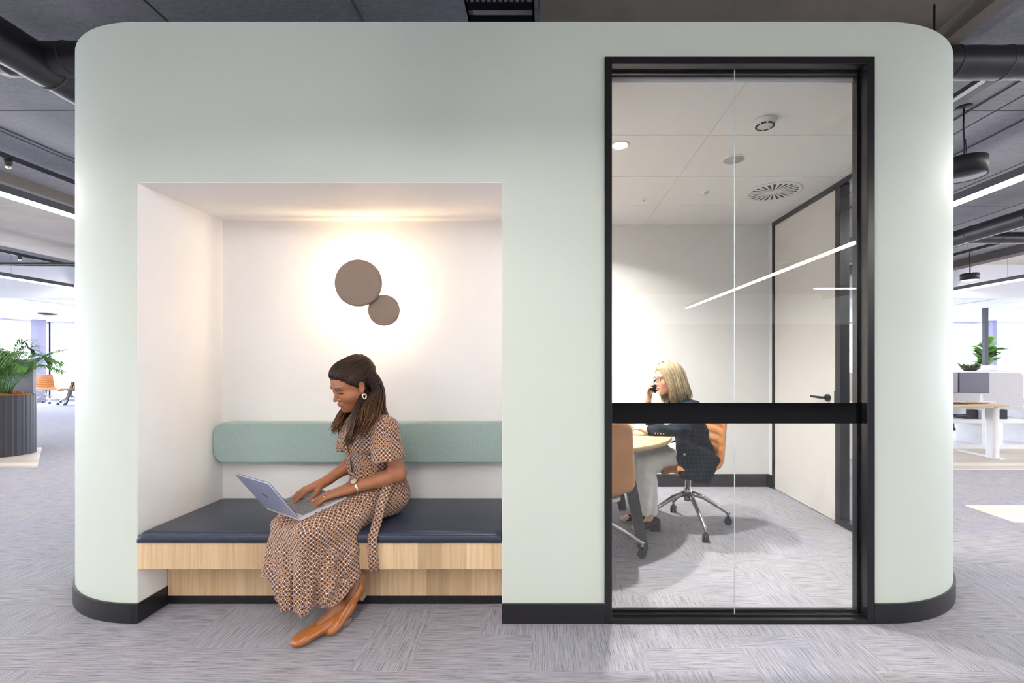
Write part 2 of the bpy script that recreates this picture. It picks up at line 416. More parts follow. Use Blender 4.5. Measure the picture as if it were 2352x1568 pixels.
# door in the right wall of the meeting room
D1 = empty('door_1', (RX1, 1.9, 0), 'pale full-height door with black lever handle in the meeting room', 'door', kind='structure')
o = D1.location; DZ = 2.68
m = MB(); m.box(RX1+.01, RX1+.05, 1.40, 2.375, .008, DZ-.02); m.build('door_leaf', 'door_laminate', D1, org=o, bevel=.002)
m = MB()
m.box(RX1-.006, RX1+.07, 2.378, 2.40, 0, DZ+.02); m.box(RX1-.006, RX1+.07, 1.335, 1.395, 0, DZ); m.box(RX1-.006, RX1+.07, .70, 2.378, DZ-.016, DZ+.02)
m.box(RX1-.006, RX1+.07, .70, .75, 0, DZ); m.box(RX1-.006, RX1+.07, .75, 1.335, 0, .05)
m.build('door_frame', 'black_frame', D1, org=o, bevel=.002)
m = MB(); m.box(RX1+.03, RX1+.038, .75, 1.335, .05, DZ-.016); m.build('side_glass', 'glass', D1, org=o)
m = MB(); m.cyl((RX1+.012, 1.50, .99), (RX1-.012, 1.50, .99), .027, n=28)
m.tube([(RX1-.008, 1.50, .99), (RX1-.05, 1.50, .99), (RX1-.055, 1.51, .99), (RX1-.055, 1.64, .992)], [.010, .010, .0105, .009], 12)
m.build('lever_handle', 'black_matte', D1, org=o)
m = MB(); m.box(RX1-.002, RX1+.012, 1.400, 1.412, .93, 1.05); m.build('strike_plate', 'black_matte', D1, org=o)
for zz in (.25, 1.05, 1.9, 2.45):
    m = MB(); m.cyl((RX1-.004, 2.372, zz), (RX1-.004, 2.372, zz+.10), .008, n=10); m.build('hinge', 'black_matte', D1, org=o)
# ------------------------------------------------------------------ bench, cushions, lamp
B = empty('bench', (-1.1, .3, 0), 'oak laminate built-in bench box with stepped front in the alcove', 'bench')
o = B.location
m = MB(); m.box(AX0+.002, AX1-.001, .002, .022, .26, .392); m.box(AX0+.002, AX1-.001, .022, .585, .372, .392); m.box(AX0+.002, AX1-.001, .022, .17, .26, .278)
m.build('upper_panel', 'oak', B, org=o, bevel=.0015)
m = MB(); m.box(AX0+.012, AX1-.001, .17, .19, .046, .262); m.build('lower_panel', 'oak', B, org=o)
m = MB(); m.box(AX0+.012, AX1-.001, .176, .19, .0, .046); m.build('kick_board', 'black_skirt', B, org=o)
S = empty('seat_cushion', (-1.1, .3, .392), 'long navy blue vinyl seat cushion on the oak bench', 'cushion'); o = S.location
m = MB()
NX, NY = 60, 24; vs = []; x0, x1, y0, y1 = AX0+.004, AX1-.003, -.006, .583
def cush(u, v):
    ex = min(u, 1-u)*(x1-x0); ey = min(v, 1-v)*(y1-y0)
    h = .052; r = .03
    def rnd(e): return 0 if e > r else r-math.sqrt(max(0, r*r-(r-e)**2))
    dz = rnd(ex)+rnd(ey)
    return h-min(dz, .034)+.006*math.sin(PI*min(1, max(0, u)))*math.sin(PI*v)
us = [0, .002, .005, .009, .014, .018]+[.018+(1-.036)*i/46 for i in range(1, 46)]+[1-.018, 1-.014, 1-.009, 1-.005, 1-.002, 1]
vv = [0, .006, .015, .028, .04, .052]+[.052+(1-.104)*i/14 for i in range(1, 14)]+[1-.052, 1-.04, 1-.028, 1-.015, 1-.006, 1]
nu, nv = len(us), len(vv)
vs = [(x0+u*(x1-x0), y0+v*(y1-y0), .392+cush(u, v)) for v in vv for u in us]+[(x0+u*(x1-x0), y0+v*(y1-y0), .3925) for v in vv for u in us]
fs = [(j*nu+i, j*nu+i+1, (j+1)*nu+i+1, (j+1)*nu+i) for j in range(nv-1) for i in range(nu-1)]
K = nu*nv; fs += [tuple(K+q for q in f[::-1]) for f in fs]
rim = [i for i in range(nu)]+[j*nu+nu-1 for j in range(1, nv)]+[(nv-1)*nu+i for i in range(nu-2, -1, -1)]+[j*nu for j in range(nv-2, 0, -1)]
fs += [(rim[i], K+rim[i], K+rim[(i+1) % len(rim)], rim[(i+1) % len(rim)]) for i in range(len(rim))]
m.add(vs, fs, True); m.build('cushion_body', 'navy', S, org=o)
m = MB(); m.tube([(x0+.01, y0+.001, .430), (x1-.01, y0+.001, .430)], .0022, 8); m.build('seam_piping', 'navy', S, org=o)
Bk = empty('backrest_cushion', (-1.1, .54, .67), 'long teal green wool backrest cushion on the alcove wall', 'cushion'); o = Bk.location
m = MB(); m.prism(rrect(AX0+.006, AX1-.003, .672, .915, .05, 10, (.012, .075, .075, .012)), .495, .588, 'y')
m.build('cushion_body', 'teal', Bk, org=o, bevel=.026, seg=6)
m = MB(); m.tube([(AX0+.05, .507, .908), (AX1-.01, .507, .908)], .0022, 6); m.build('seam_piping', plain('teal_piping', '5c7470', .8), Bk, org=o)
# wall lamp : two felt discs lit from behind
Lm = empty('wall_lamp', at(838, 670, AD), 'round double-disc wall lamp glowing warm on the alcove wall', 'lamp'); o = Lm.location
c1 = at(826, 651, .50); c2 = at(884, 713, .53)
M['disc'] = plain('taupe_felt', '8d7c70', .9, var=.06, nscale=300, bump=.3, bscale=500)
LEDW = emit('warm_led', 'ffd8a4', 210.0)
for c, r, nm in ((c1, 54*.002608, 'large_disc'), (c2, 36*.002637, 'small_disc')):
    m = MB(); R90 = Matrix.Rotation(PI/2, 3, 'X')
    m.lathe([(r*.96, 0), (r*.985, .004), (r, .012), (r*.995, .022), (r*.97, .030), (r*.9, .032), (0.001, .033)][::1], c, 64, True, R90)
    m.build(nm, 'disc', Lm, org=o)
    m = MB(); m.lathe([(r*.72, 0), (r*.72, .004)], (c.x, c.y+.018, c.z), 48, False, R90); m.build('led_ring', LEDW, Lm, org=o)
    m = MB(); m.cyl((c.x, c.y+.003, c.z), (c.x, AD-.001, c.z), .03); m.build('mount', 'black_matte', Lm, org=o)
# ------------------------------------------------------------------ ceiling fittings in the meeting room
zc = RCZ-.006
def fit(name, px, py, label, cat):
    k = (zc-CZ)/(VY-py); return empty(name, ((px-VX)*k, CY+k*FPX, zc), label, cat)
E = fit('smoke_detector', 1757, 276, 'round white smoke detector on the meeting room ceiling', 'smoke detector')
m = MB(); m.lathe([(.064, -.0), (.064, -.012), (.052, -.032), (.046, -.036), (.001, -.036)]); m.build('base', 'lightgrey', E)
m = MB()
for j in range(8):
    a = j*PI/4+.2; m.box(.043, .052, -.014, .014, -.0385, -.0325, Matrix.Rotation(a, 4, 'Z'))
m.build('sensor_slot', 'black_matte', E)
E = fit('ceiling_speaker', 1685, 366, 'flush round grey speaker grille in the meeting room ceiling', 'speaker')
m = MB(); m.lathe([(.078, 0), (.078, -.004), (.070, -.006), (.069, -.002), (.001, -.002)]); m.build('rim', 'tile_white', E)
m = MB(); m.lathe([(.068, -.0025), (.068, -.004), (.001, -.0042)]); m.build('grille', plain('speaker_grille', 'aaa9b0', .7, bump=.5, bscale=900), E)
E = fit('air_diffuser', 1776, 440, 'round swirl air diffuser in the meeting room ceiling', 'air vent')
m = MB(); m.lathe([(.205, 0), (.205, -.003), (.190, -.004), (.001, -.0035)]); m.build('face_plate', plain('diffuser_dark', '2a2a2c', .6), E)
m = MB()
for j in range(24):
    a = j*2*PI/24; R = Matrix.Rotation(a, 4, 'Z'); vs = [(.03, .002, -.006), (.19, .012, -.006), (.19, -.012, -.006), (.03, -.004, -.006), (.03, .002, -.004), (.19, .012, -.004), (.19, -.012, -.004), (.03, -.004, -.004)]
    m.add([R @ Vector(v) for v in vs], [(0, 1, 2, 3), (7, 6, 5, 4), (0, 4, 5, 1), (1, 5, 6, 2), (2, 6, 7, 3), (3, 7, 4, 0)])
m.lathe([(.034, -.003), (.034, -.008), (.001, -.008)]); m.lathe([(.215, 0), (.215, -.006), (.188, -.008), (.188, -.001)])
m.build('vane_ring', 'tile_white', E)
for px, py, lab in ((1478, 458, 'small white sprinkler plate on the rear ceiling tile farther from the door'), (1620, 441, 'small white sprinkler plate nearer the swirl air diffuser')):
    E = fit('sprinkler_plate', px, py, lab, 'sprinkler')
    E['group'] = 'sprinkler plates'
    m = MB(); m.lathe([(.032, 0), (.030, -.006), (.001, -.007)]); m.build('cover', 'tile_white', E)
    m = MB(); m.cyl((0, 0, -.006), (0, 0, -.016), .010); m.build('nozzle', 'lightgrey', E)
DL = emit('downlight_glow', 'fffaf2', 25)
k = (zc-CZ)/(VY-333)
spots = [((1424-VX)*k, CY+k*FPX), (-.75, .95), (.486, 1.62), (-.75, 1.62)]
for i, (x, y) in enumerate(spots):
    E = empty('downlight', (x, y, zc), 'bright round recessed downlight just inside the glass of the meeting room' if i == 0 else 'round recessed downlight deeper in the meeting room ceiling', 'ceiling light', 'downlights in the meeting room')
    m = MB(); m.lathe([(.062, 0), (.062, -.004), (.050, -.006), (.050, -.001)]); m.build('rim', 'tile_white', E)
    m = MB(); m.lathe([(.049, -.001), (.049, -.003)]); m.build('diffuser', DL, E)
    ld = bpy.data.lights.new('downlight_lamp', 'AREA'); ld.shape = 'DISK'; ld.size = .09; ld.energy = 46; ld.color = (1, .95, .88); ld.spread = math.radians(135)
    lo = bpy.data.objects.new('downlight_lamp', ld); COL.objects.link(lo); lo.parent = E; lo.location = (0, 0, -.010)
# ------------------------------------------------------------------ office shell
FX, FY0, FY1 = 17.0, -12.0, 13.4; SZ = 3.45; DY = 7.75; DZC = 2.70
m = MB(); m.box(-FX, FX, FY0, FY1, -.1, 0); m.build('floor', 'carpet', kind='structure')
m = MB(); m.box(3.75, 6.4, 1.40, 1.84, .0005, .002); m.box(4.4, 12, 3.20, 8.0, .0005, .002); m.build('floor', 'vinyl', kind='structure')
m = MB(); m.prism([(-9.8, 3.31), (-6.17, 3.31), (-6.95, 4.05), (-7.6, 4.66), (-9.8, 4.66)], .0005, .002); m.build('floor', 'vinyl', kind='structure')
def slab(name, x0, x1, z, mat, y1=DY):
    m = MB(); m.box(x0, x1, FY0, y1, z, SZ+.3); m.build(name, mat, kind='structure')
slab('ceiling', -6.2, -.03, SZ, 'felt'); slab('ceiling', -.03, 2.57, SZ-.02, 'concrete_shaded')
slab('ceiling', 2.57, 8.9, SZ, 'felt'); slab('ceiling', -9.9, -6.2, SZ-.03, 'concrete')
slab('ceiling', -FX, -9.9, SZ, 'felt'); slab('ceiling', 8.9, FX, SZ-.03, 'concrete')
m = MB()
for x in (-1.157, -2.4, -3.9, -5.1, 3.9, 5.2, 6.5, 7.7): m.box(x-.006, x+.006, FY0, DY, SZ-.004, SZ+.01)
for y in (-5.5, -3.1, -.7, 1.7, 4.1, 6.5): m.box(-6.2, -.03, y-.004, y+.004, SZ-.003, SZ+.01); m.box(2.57, 8.9, y-.004, y+.004, SZ-.003, SZ+.01)
m.build('trim_1', 'black_matte', kind='structure')
m = MB(); m.box(2.55, 2.66, FY0, DY, SZ-.13, SZ); m.box(-6.30, -6.14, FY0, DY, SZ-.12, SZ); m.box(8.7, 8.95, FY0, DY, SZ-.15, SZ); m.build('trim_2', plain('beam_edge', '6b6560', .9), kind='structure')
m = MB(); m.box(-FX, FX, DY, FY1, DZC, DZC+.05); m.box(-FX, FX, DY-.08, DY, DZC, SZ+.05); m.build('ceiling', plain('plasterboard_ceiling', 'dcdbe2', .8, var=.01), kind='structure')
m = MB()
for i in range(9):
    for j in range(14): m.box(-16.4+j*2.4, -16.37+j*2.4, DY+.1, FY1, DZC-.0008, DZC)
    m.box(-FX, FX, DY+.35+i*.6, DY+.37+i*.6, DZC-.0008, DZC)
m.build('ceiling', 'white_metal', kind='structure')
# window walls
wn_ = [0]
def window_wall(p0, p1, z0, z1, nm, n, energy, color, lab):
    p0 = Vector(p0); p1 = Vector(p1); d = (p1-p0); L = d.length; d.normalize(); nn = Vector((-d.y, d.x, 0))   # nn points outdoors
    ang = math.atan2(d.y, d.x); wn_[0] += 1
    E = empty('window_%d' % (wn_[0]+1), (*p0.xy, 0), lab, 'window', kind='structure', rz=ang)
    m = MB(); m.box(0, L, -.03, .05, 0, z0+.06); m.box(0, L, -.03, .05, z1-.06, z1)
    for i in range(n+1):
        x = L*i/n; m.box(max(0, x-.05), min(L, x+.05), -.05, .07, 0, z1)
    m.build('window_frame', plain('window_frame_grey', '9c9ab0', .5), E)
    m = MB(); m.box(.01, L-.01, .01, .016, z0+.05, z1-.05); m.build('glass_pane', 'glass', E)
    ld = bpy.data.lights.new('daylight', 'AREA'); ld.shape = 'RECTANGLE'; ld.size = L-.1; ld.size_y = z1-z0-.1; ld.energy = energy*PI*L*(z1-z0); ld.color = color
    ld.cycles.is_portal = True; lo = bpy.data.objects.new('daylight', ld); COL.objects.link(lo)
    c = (p0+p1)/2+nn*.25; lo.location = (c.x, c.y, (z0+z1)/2)
    lo.rotation_euler = Matrix((-d, Vector((0, 0, 1)), nn)).transposed().to_euler()   # local -Z looks indoors
DAY = (.93, .96, 1.0)
L_FAR, L_LEFT, L_RIGHT, L_BACK = 4, 4, 3.5, 1.5
window_wall((-FX, FY1, 0), (FX, FY1, 0), .0, DZC, 'far', 8, L_FAR, DAY, 'long run of bright far windows')
window_wall((-FX, FY0, 0), (-FX, FY1, 0), .0, DZC, 'left', 6, L_LEFT, DAY, 'bright windows on the left')
window_wall((FX, FY1, 0), (FX, FY0, 0), .0, DZC, 'right', 6, L_RIGHT, DAY, 'bright windows on the right')
m = MB(); m.box(-FX, FX, FY0-.05, FY0, 0, 2.5); m.build('wall_rear', plain('rear_wall_grey', '707074', .8), kind='structure')
m = MB(); m.box(-FX, FX, FY0-.05, FY0, 2.5, SZ+.2); m.box(-FX-.05, -FX, FY0, FY1, DZC, SZ+.2); m.box(FX, FX+.05, FY0, FY1, DZC, SZ+.2); m.build('wall_rear', 'white_paint', kind='structure')
m = MB(); m.box(11.3, 12.35, 12.6, 12.9, 0, DZC); m.build('wall_back', 'white_paint', kind='structure')
m = MB(); m.box(-17.0, -16.72, 12.9, 13.2, 0, DZC); m.box(-1250*0+-17.35+.1, -17.35+.3, 13.0, 13.3, 0, 1);
wld = bpy.data.worlds.new('world'); SC.world = wld; wld.use_nodes = True
wld.node_tree.nodes['Background'].inputs[0].default_value = (.86, .93, 1.06, 1); wld.node_tree.nodes['Background'].inputs[1].default_value = 9.5
# ------------------------------------------------------------------ suspended linear lights
M['led_body'] = plain('light_body_grey', '4a484c', .5)
def linear(x, y0, y1, z, label, wd=.10):
    E = empty('linear_light', (x, (y0+y1)/2, z), label, 'ceiling light', 'suspended linear LED lights'); o = E.location
    m = MB(); m.box(x-wd/2, x+wd/2, y0, y1, z+.012, z+.085); m.build('housing', 'led_body', E, org=o)
    m = MB(); m.box(x-wd/2+.003, x+wd/2-.003, y0+.004, y1-.004, z-.006, z+.0125); m.build('diffuser', 'led', E, org=o)
    m = MB()
    y = y0+.5
    while y < y1: m.cyl((x, y, z+.08), (x, y, SZ), .0015, n=6); y += 3.0
    m.build('suspension_wire', 'steel_dark', E, org=o)
linear(-5.33, -10.5, 7.3, 2.93, 'long suspended LED strip over the walkway beside the nearer lighting track')
linear(-10.22, -6.0, 7.62, 2.90, 'far suspended LED strip over the planter side, near the windows')
linear(4.28, -11.4, 7.3, 2.93, 'long suspended LED strip beside the nearer drum pendant')
linear(8.88, -6.0, 7.62, 2.83, 'far suspended LED strip beside the smaller drum pendant, above the desks')
linear(-.52, -11.0, -1.0, 2.45, 'suspended LED strip ending overhead in front of the pod')
linear(-3.0, -11.0, -1.8, 2.45, 'added unseen LED strip for frontal light, parallel to the walkway strips')  # added strip out of view, brightens the pod front and alcove
E = empty('linear_light', (8.0, -7.8, 2.93), 'short LED strip seen only reflected in the pod glass', 'ceiling light', 'suspended linear LED lights')
m = MB(); m.box(-2.0, 3.0, -.035, .035, .012, .085); m.build('housing', 'led_body', E)
m = MB(); m.box(-2.0, 3.0, -.03, .03, -.006, .0125); m.build('diffuser', 'led', E)
# ------------------------------------------------------------------ ducts, tracks, pipes, tray
def duct(p0, p1, r, label, ring=.45, name='air_duct', cat='duct', group='black ventilation ducts'):
    p0 = Vector(p0); p1 = Vector(p1); d = p1-p0; L = d.length; d.normalize()
    E = empty(name, (p0+p1)/2, label, cat, group); o = E.location
    m = MB(); n = max(2, int(L/.06)); m.tube([p0+d*(L*i/n) for i in range(n+1)], [r*(1+.012*math.sin(i*1.7)) for i in range(n+1)], 28); m.build('duct_body', 'duct', E, org=o)
    m = MB(); s = ring*.5
    while s < L: m.tube([p0+d*(s-.006), p0+d*(s-.003), p0+d*(s+.003), p0+d*(s+.006)], [r*1.0, r*1.04, r*1.04, r*1.0], 28); s += ring
    m.build('joint_ring', 'steel_dark', E, org=o)
def atz(px, py, z):
    k = (z-CZ)/(VY-py); return Vector(((px-VX)*k, CY+k*FPX, z))
p = atz(130, 137, 3.25)
duct((p.x-.35, p.y, 3.25), (1.2, p.y, 3.25), .102, 'black foil cross duct joining the large duct at the pod corner', .3)
duct((XR+.2, atz(2260, 145, 3.25).y, 3.25), (9, atz(2260, 145, 3.25).y, 3.25), .100, 'horizontal black foil duct above the nearer drum pendant', .33)
q = atz(20, 112, 3.2)
duct((q.x, -6, 3.22), (q.x, 7, 3.22), .125, 'large smooth black duct running back above the planter side', .8)
q = atz(2352, 492, 3.05)
duct((q.x+.3, -1, 3.1), (q.x+.3, 7.2, 3.1), .11, 'black duct running back above the desk, under the LED strip', .8)
q = atz(2270, 546, 3.15)
duct((4.8, q.y, 3.15), (14, q.y, 3.15), .085, 'far black duct crossing the ceiling above the smaller pendant', .8)
q = atz(60, 607, 3.1)
duct((-16, q.y, 3.1), (-4, q.y, 3.1), .035, 'thin dark pipe crossing below the far ceiling above the planter', 1.5, 'ceiling_pipe', 'pipe', 'thin ceiling pipes')
def track(x, y0, y1, z, label, w=.035, spots_=(), name='lighting_track', cat='lighting track', grp='black lighting tracks'):
    E = empty(name, (x, (y0+y1)/2, z), label, cat, grp); o = E.location
    m = MB(); m.box(x-w/2, x+w/2, y0, y1, z-w/2, z+w/2); m.build('rail', 'steel_dark', E, org=o)
    m = MB(); y = y0+.4
    while y < y1: m.cyl((x, y, z), (x, y, SZ), .003, n=6); y += 1.6
    m.build('hanger_rod', 'steel_dark', E, org=o)
    for ys_ in spots_:
        m = MB(); m.cyl((x, ys_, z), (x, ys_, z-.07), .03, n=16); f = m.build('sensor', 'steel_dark', E, org=o)
        m = MB(); m.lathe([(.022, 0), (.018, -.03), (.001, -.04)], (x, ys_, z-.07), 16); m.build('sensor_lens', 'pale_gold', f, org=(0, 0, 0) if False else o)
q = atz(84, 387, 3.25); track(q.x, -5, 7.3, 3.25, 'nearer black lighting track with sensor, above the walkway LED strip', .05, (atz(12, 362, 3.25).y,))
q = atz(84, 593, 3.2); track(q.x, -3, 7.3, 3.2, 'farther black lighting track with sensor, above the planter', .05, (atz(38, 585, 3.2).y,))
q = atz(2230, 575, 3.2); track(q.x, 2, 7.3, 3.2, 'black lighting track behind the smaller drum pendant, no sensor', .05)
q = atz(2230, 207, 3.3); track(q.x, -5, 7.3, 3.3, 'wide black rail passing behind the foil duct above the pendant', .07)
def wire(x, z, label):
    m = MB(); m.tube([(x, -8, z), (x, 7.3, z)], .007, 8); o = m.build('ceiling_cable', 'black_matte', None, org=(x, 0, z)); o.location = (x, 0, z)
    tag(o, label, 'cable', 'straight ceiling cables')
q = atz(84, 331, 3.43); wire(q.x, 3.44, 'thin straight cable on the felt ceiling beside the large duct')
q = atz(2270, 232, 3.43); wire(q.x, 3.44, 'thin ceiling cable passing the ceiling rose of the nearer pendant')
q = atz(2270, 319, 3.43); wire(q.x, 3.44, 'thin ceiling cable crossing behind the nearer drum pendant shade')
# perforated cable tray above the pod
tx0, tx1, tz = atz(1076, 40, 3.08).x, atz(1228, 40, 3.08).x, 3.06
E = empty('cable_tray', ((tx0+tx1)/2, -.4, tz), 'black perforated metal cable tray above the pod', 'cable tray'); o = E.location
m = MB(); ty0, ty1 = -6.0, .35
m.box(tx0, tx0+.012, ty0, ty1, tz, tz+.10); m.box(tx1-.012, tx1, ty0, ty1, tz, tz+.10)
y = ty0; i = 0
xsl = [tx0+.02+j*(tx1-tx0-.04)/11 for j in range(12)]
while y < ty1-.1:
    m.box(tx0, tx1, y, y+.05, tz, tz+.004)
    if (i % 3) == 2: pass
    else:
        for j in range(11):
            m.box(xsl[j], xsl[j]+.012, y+.05, y+.085, tz, tz+.004)
    y += .085; i += 1
m.build('tray_body', 'black_frame', E, org=o)
m = MB()
for y in (-1.6, -.18, .3):
    m.box(tx0-.03, tx1+.03, y, y+.025, tz-.03, tz-.002)
m.build('support_bracket', 'steel_dark', E, org=o)
m = MB()
for y in (-1.6, -.18, .3):
    for x in (tx0-.022, tx1+.022): m.cyl((x, y+.012, tz-.05), (x, y+.012, SZ), .005, n=8); m.cyl((x, y+.012, tz-.04), (x, y+.012, tz-.028), .010, n=6)
m.build('threaded_rod', 'chrome', E, org=o)
for i, (cx, rr, cc, lb) in enumerate(((.06, .012, 'c8c6c4', 'white data cable lying in the tray above the pod'), (.13, .010, 'b6b4a0', 'beige data cable lying in the tray above the pod'), (.22, .012, '5f6a3a', 'green data cable lying in the tray above the pod'))):
    m = MB(); m.tube([(tx0+cx+.012*math.sin(s*.9+i), ty0+s*.25, tz+.02) for s in range(25)], rr, 8)
    m.build('data_cable', plain('cable_%d' % i, cc, .5), None, label=lb, cat='cable', group='cables in the tray')
q = atz(2146, 60, 3.3)
m = MB(); m.cyl((0, 0, -.40), (0, 0, SZ-q.z), .006, n=8); m.box(-.012, .012, -.012, .012, -.40, -.34); r = m.build('hanger_rod', 'black_matte', None, label='thin black rod hanging above the rounded pod corner', cat='rod'); r.location = q
# pendants
def pendant(px, py, z, rad, h, label):
    c = atz(px, py, z); E = empty('pendant_lamp', (c.x, c.y, z), label, 'lamp', 'black drum pendant lamps')
    m = MB(); m.lathe([(rad*.97, -h/2+.004), (rad, -h/2), (rad, h/2-.004), (rad*.97, h/2), (.001, h/2+.001)], n=48); m.build('shade', 'black_matte', E, bevel=0)
    m = MB(); m.lathe([(rad*.93, -h/2+.006), (rad*.93, -h/2+.002), (.001, -h/2+.002)], n=48); m.build('diffuser', plain('pendant_diffuser_off', '2c2a2e', .5) if px < 2220 else emit('pendant_diffuser', 'fff6ea', 1.2), E)
    m = MB(); m.tube([(0, 0, h/2), (.004, 0, .2), (-.004, 0, .35), (0, 0, SZ-z)], .006, 8); m.tube([(.012, 0, h/2), (.02, 0, .13), (.014, 0, .25)], .003, 6); m.build('cord', 'black_matte', E)
    m = MB(); m.lathe([(.055, SZ-z), (.055, SZ-z-.012), (.001, SZ-z-.014)]); m.build('ceiling_rose', 'black_matte', E)
pendant(2214, 387, 2.926, .155, .145, 'nearer, larger black drum pendant lamp beside the pod edge')
pendant(2227, 636, 2.96, .145, .13, 'further small black drum pendant lamp above the desks')
# ------------------------------------------------------------------ left background
P0 = (-8.15, 4.25, 0)
E = empty('planter', P0, 'black fluted oval planter tub with bark mulch on timber patch', 'planter'); o = Vector(P0)
path = rrect(-9.6, -7.235, 3.84, 4.40, .27, 20)
n = len(path); fl = []
dense = []
for i in range(n):
    a = Vector(path[i]); b = Vector(path[(i+1) % n]); L = (b-a).length; k = max(1, int(L/.012))
    for j in range(k): dense.append(a+(b-a)*j/k)
s = 0; poly = []
for i, pnt in enumerate(dense):
    d = (dense[(i+1) % len(dense)]-dense[i-1]).normalized(); nor = Vector((d.y, -d.x)); s += (dense[i]-dense[i-1]).length
    poly.append(tuple(pnt+nor*(.010*abs(math.sin(s*PI/.055)))))
m = MB(); m.prism(poly, 0, .83); m.build('tub', 'black_matte' if False else plain('planter_charcoal', '35343d', .5), E, org=o)
m = MB(); g = random.Random(3); nn = 60
bm_poly = rrect(-9.55, -7.275, 3.88, 4.36, .23, 12)
m.prism(bm_poly, .80, .845)
for i in range(500):
    x = g.uniform(-8.6, -7.40); y = g.uniform(3.93, 4.30)
    a = g.random()*PI; R = Matrix.Translation((x, y, .845+g.uniform(0, .02))) @ Matrix.Rotation(a, 4, 'Z') @ Matrix.Rotation(g.uniform(-.4, .4), 4, 'X')
    m.box(-.03, .03, -.012, .012, -.006, .006, R)
f = m.build('mulch', 'mulch', E, org=o)
def frond(mb, base, tip, sag, n=14, leaf=.26, rnd=None):
    base = Vector(base); tip = Vector(tip); pts = []
    for i in range(n+1):
        t = i/n; p_ = base.lerp(tip, t); p_.z += sag*math.sin(PI*t)*.9-(.25*sag)*t*t; pts.append(p_)
    mb.tube(pts, [.006*(1-.7*i/n) for i in range(n+1)], 6)
    for i in range(4, n+1):
        for sd in (-1, 1):
            for hh in (0, .5):
                if i == n and hh: continue
                p_ = pts[i] if not hh else (pts[i]+pts[min(n, i+1)])/2
                d = (pts[min(n, i+1)]-pts[i-1]).normalized(); sdv = d.cross(Vector((0, 0, 1))).normalized()*sd
                L = leaf*math.sin(PI*(.15+.8*(i-3)/(n-2)))*rnd.uniform(.85, 1.1)
                dirv = (d*.75+sdv*.8+Vector((0, 0, -.12))).normalized(); mid = p_+dirv*L*.5; end = p_+dirv*L+Vector((0, 0, -L*.35))
                wv = dirv.cross(Vector((0, 0, 1))).normalized()*.0085
                up = Vector((0, 0, .003))
                mb.add([p_-wv*.3, p_+wv*.3, mid+wv, end, mid-wv, mid+up], [(0, 1, 5), (1, 2, 5), (2, 3, 5), (3, 4, 5), (4, 0, 5)], False)
g = random.Random(11)
for k_, (bx, by, lab) in enumerate(((-7.50, 4.08, 'leafy green palm at the rounded end of the black planter'), (-8.05, 4.14, 'green palm further along the black planter'))):
    E = empty('palm_plant', (bx, by, .84), lab, 'plant', 'palms in the black planter'); o = E.location
    st = MB(); fo = MB()
    for i in range(5 if k_ == 0 else 4):
        a = g.random()*6.28; st.tube([(bx+.05*math.cos(a), by+.05*math.sin(a), .84), (bx+.10*math.cos(a), by+.1*math.sin(a), 1.0)], [.012, .009], 8)
    for i in range(28):
        a = g.random()*6.28; R = g.uniform(.30, .72); h = g.uniform(.25, .80)
        frond(fo, (bx+.06*math.cos(a), by+.06*math.sin(a), .86), (bx+R*math.cos(a), by+R*math.sin(a)*.7, .86+h), g.uniform(.1, .3), rnd=g)
    st.build('stem', 'leaf', E, org=o); fo.build('foliage', 'leaf', E, org=o)
m = MB(); m.box(-9.4, -7.745, 4.67, 4.715, 0, 1.333); m.build('privacy_screen', plain('grey_cabinet', '9b9aa0', .6), None, label='tall plain grey freestanding screen behind the black planter', cat='screen', bevel=.004)
m = MB(); c = at(87, 830, 12.6); m.box(c.x-.13, c.x+.10, 12.5, 12.75, 0, DZC); m.build('wall_left', plain('column_lilac', '6d6a82', .6), kind='structure')
m = MB(); m.box(-FX, -4, 13.1, 13.25, 0, .09); m.build('baseboard_back', plain('sill_grey', '8c8fa6', .5), kind='structure')
q = atz(110, 724, DZC-.05); E = empty('ceiling_fixture', (q.x, q.y, DZC), 'small grey disc fixture on the dropped ceiling beyond the planter', 'light fixture')
m = MB(); m.lathe([(.2, 0), (.2, -.03), (.12, -.05), (.001, -.055)]); m.build('disc', 'steel_dark', E)
# ------------------------------------------------------------------ right background
c = at(2263, 800, 9.57); m = MB(); m.box(c.x-.045, c.x+.045, 9.53, 9.61, 0, DZC); m.build('trim_3', plain('grey_post', '2e2d35', .5), kind='structure')
c = at(2283, 800, 12.9); m = MB(); m.box(c.x-.09, c.x+.06, 12.85, 13.1, 0, DZC); m.build('wall_right', plain('column_lilac_r', '6f6d88', .6), kind='structure')
PB_ = (12.72, 10.9, 0)
E = empty('fiddle_leaf_plant', PB_, 'bright green broad-leaved plant behind the grey post', 'plant'); o = Vector(PB_)
m = MB(); m.lathe([(.16, 0), (.22, .45), (.21, .46), (.19, .40), (.001, .39)], PB_); m.build('pot', 'lightgrey', E, org=o)
m = MB(); m.tube([(12.72, 10.9, .38), (12.70, 10.9, .9), (12.74, 10.9, 1.35), (12.72, 10.9, 1.7)], [.02, .018, .015, .01], 8); m.build('trunk', plain('bark', '6d5a45', .8), E, org=o)
fo = MB(); g = random.Random(5)
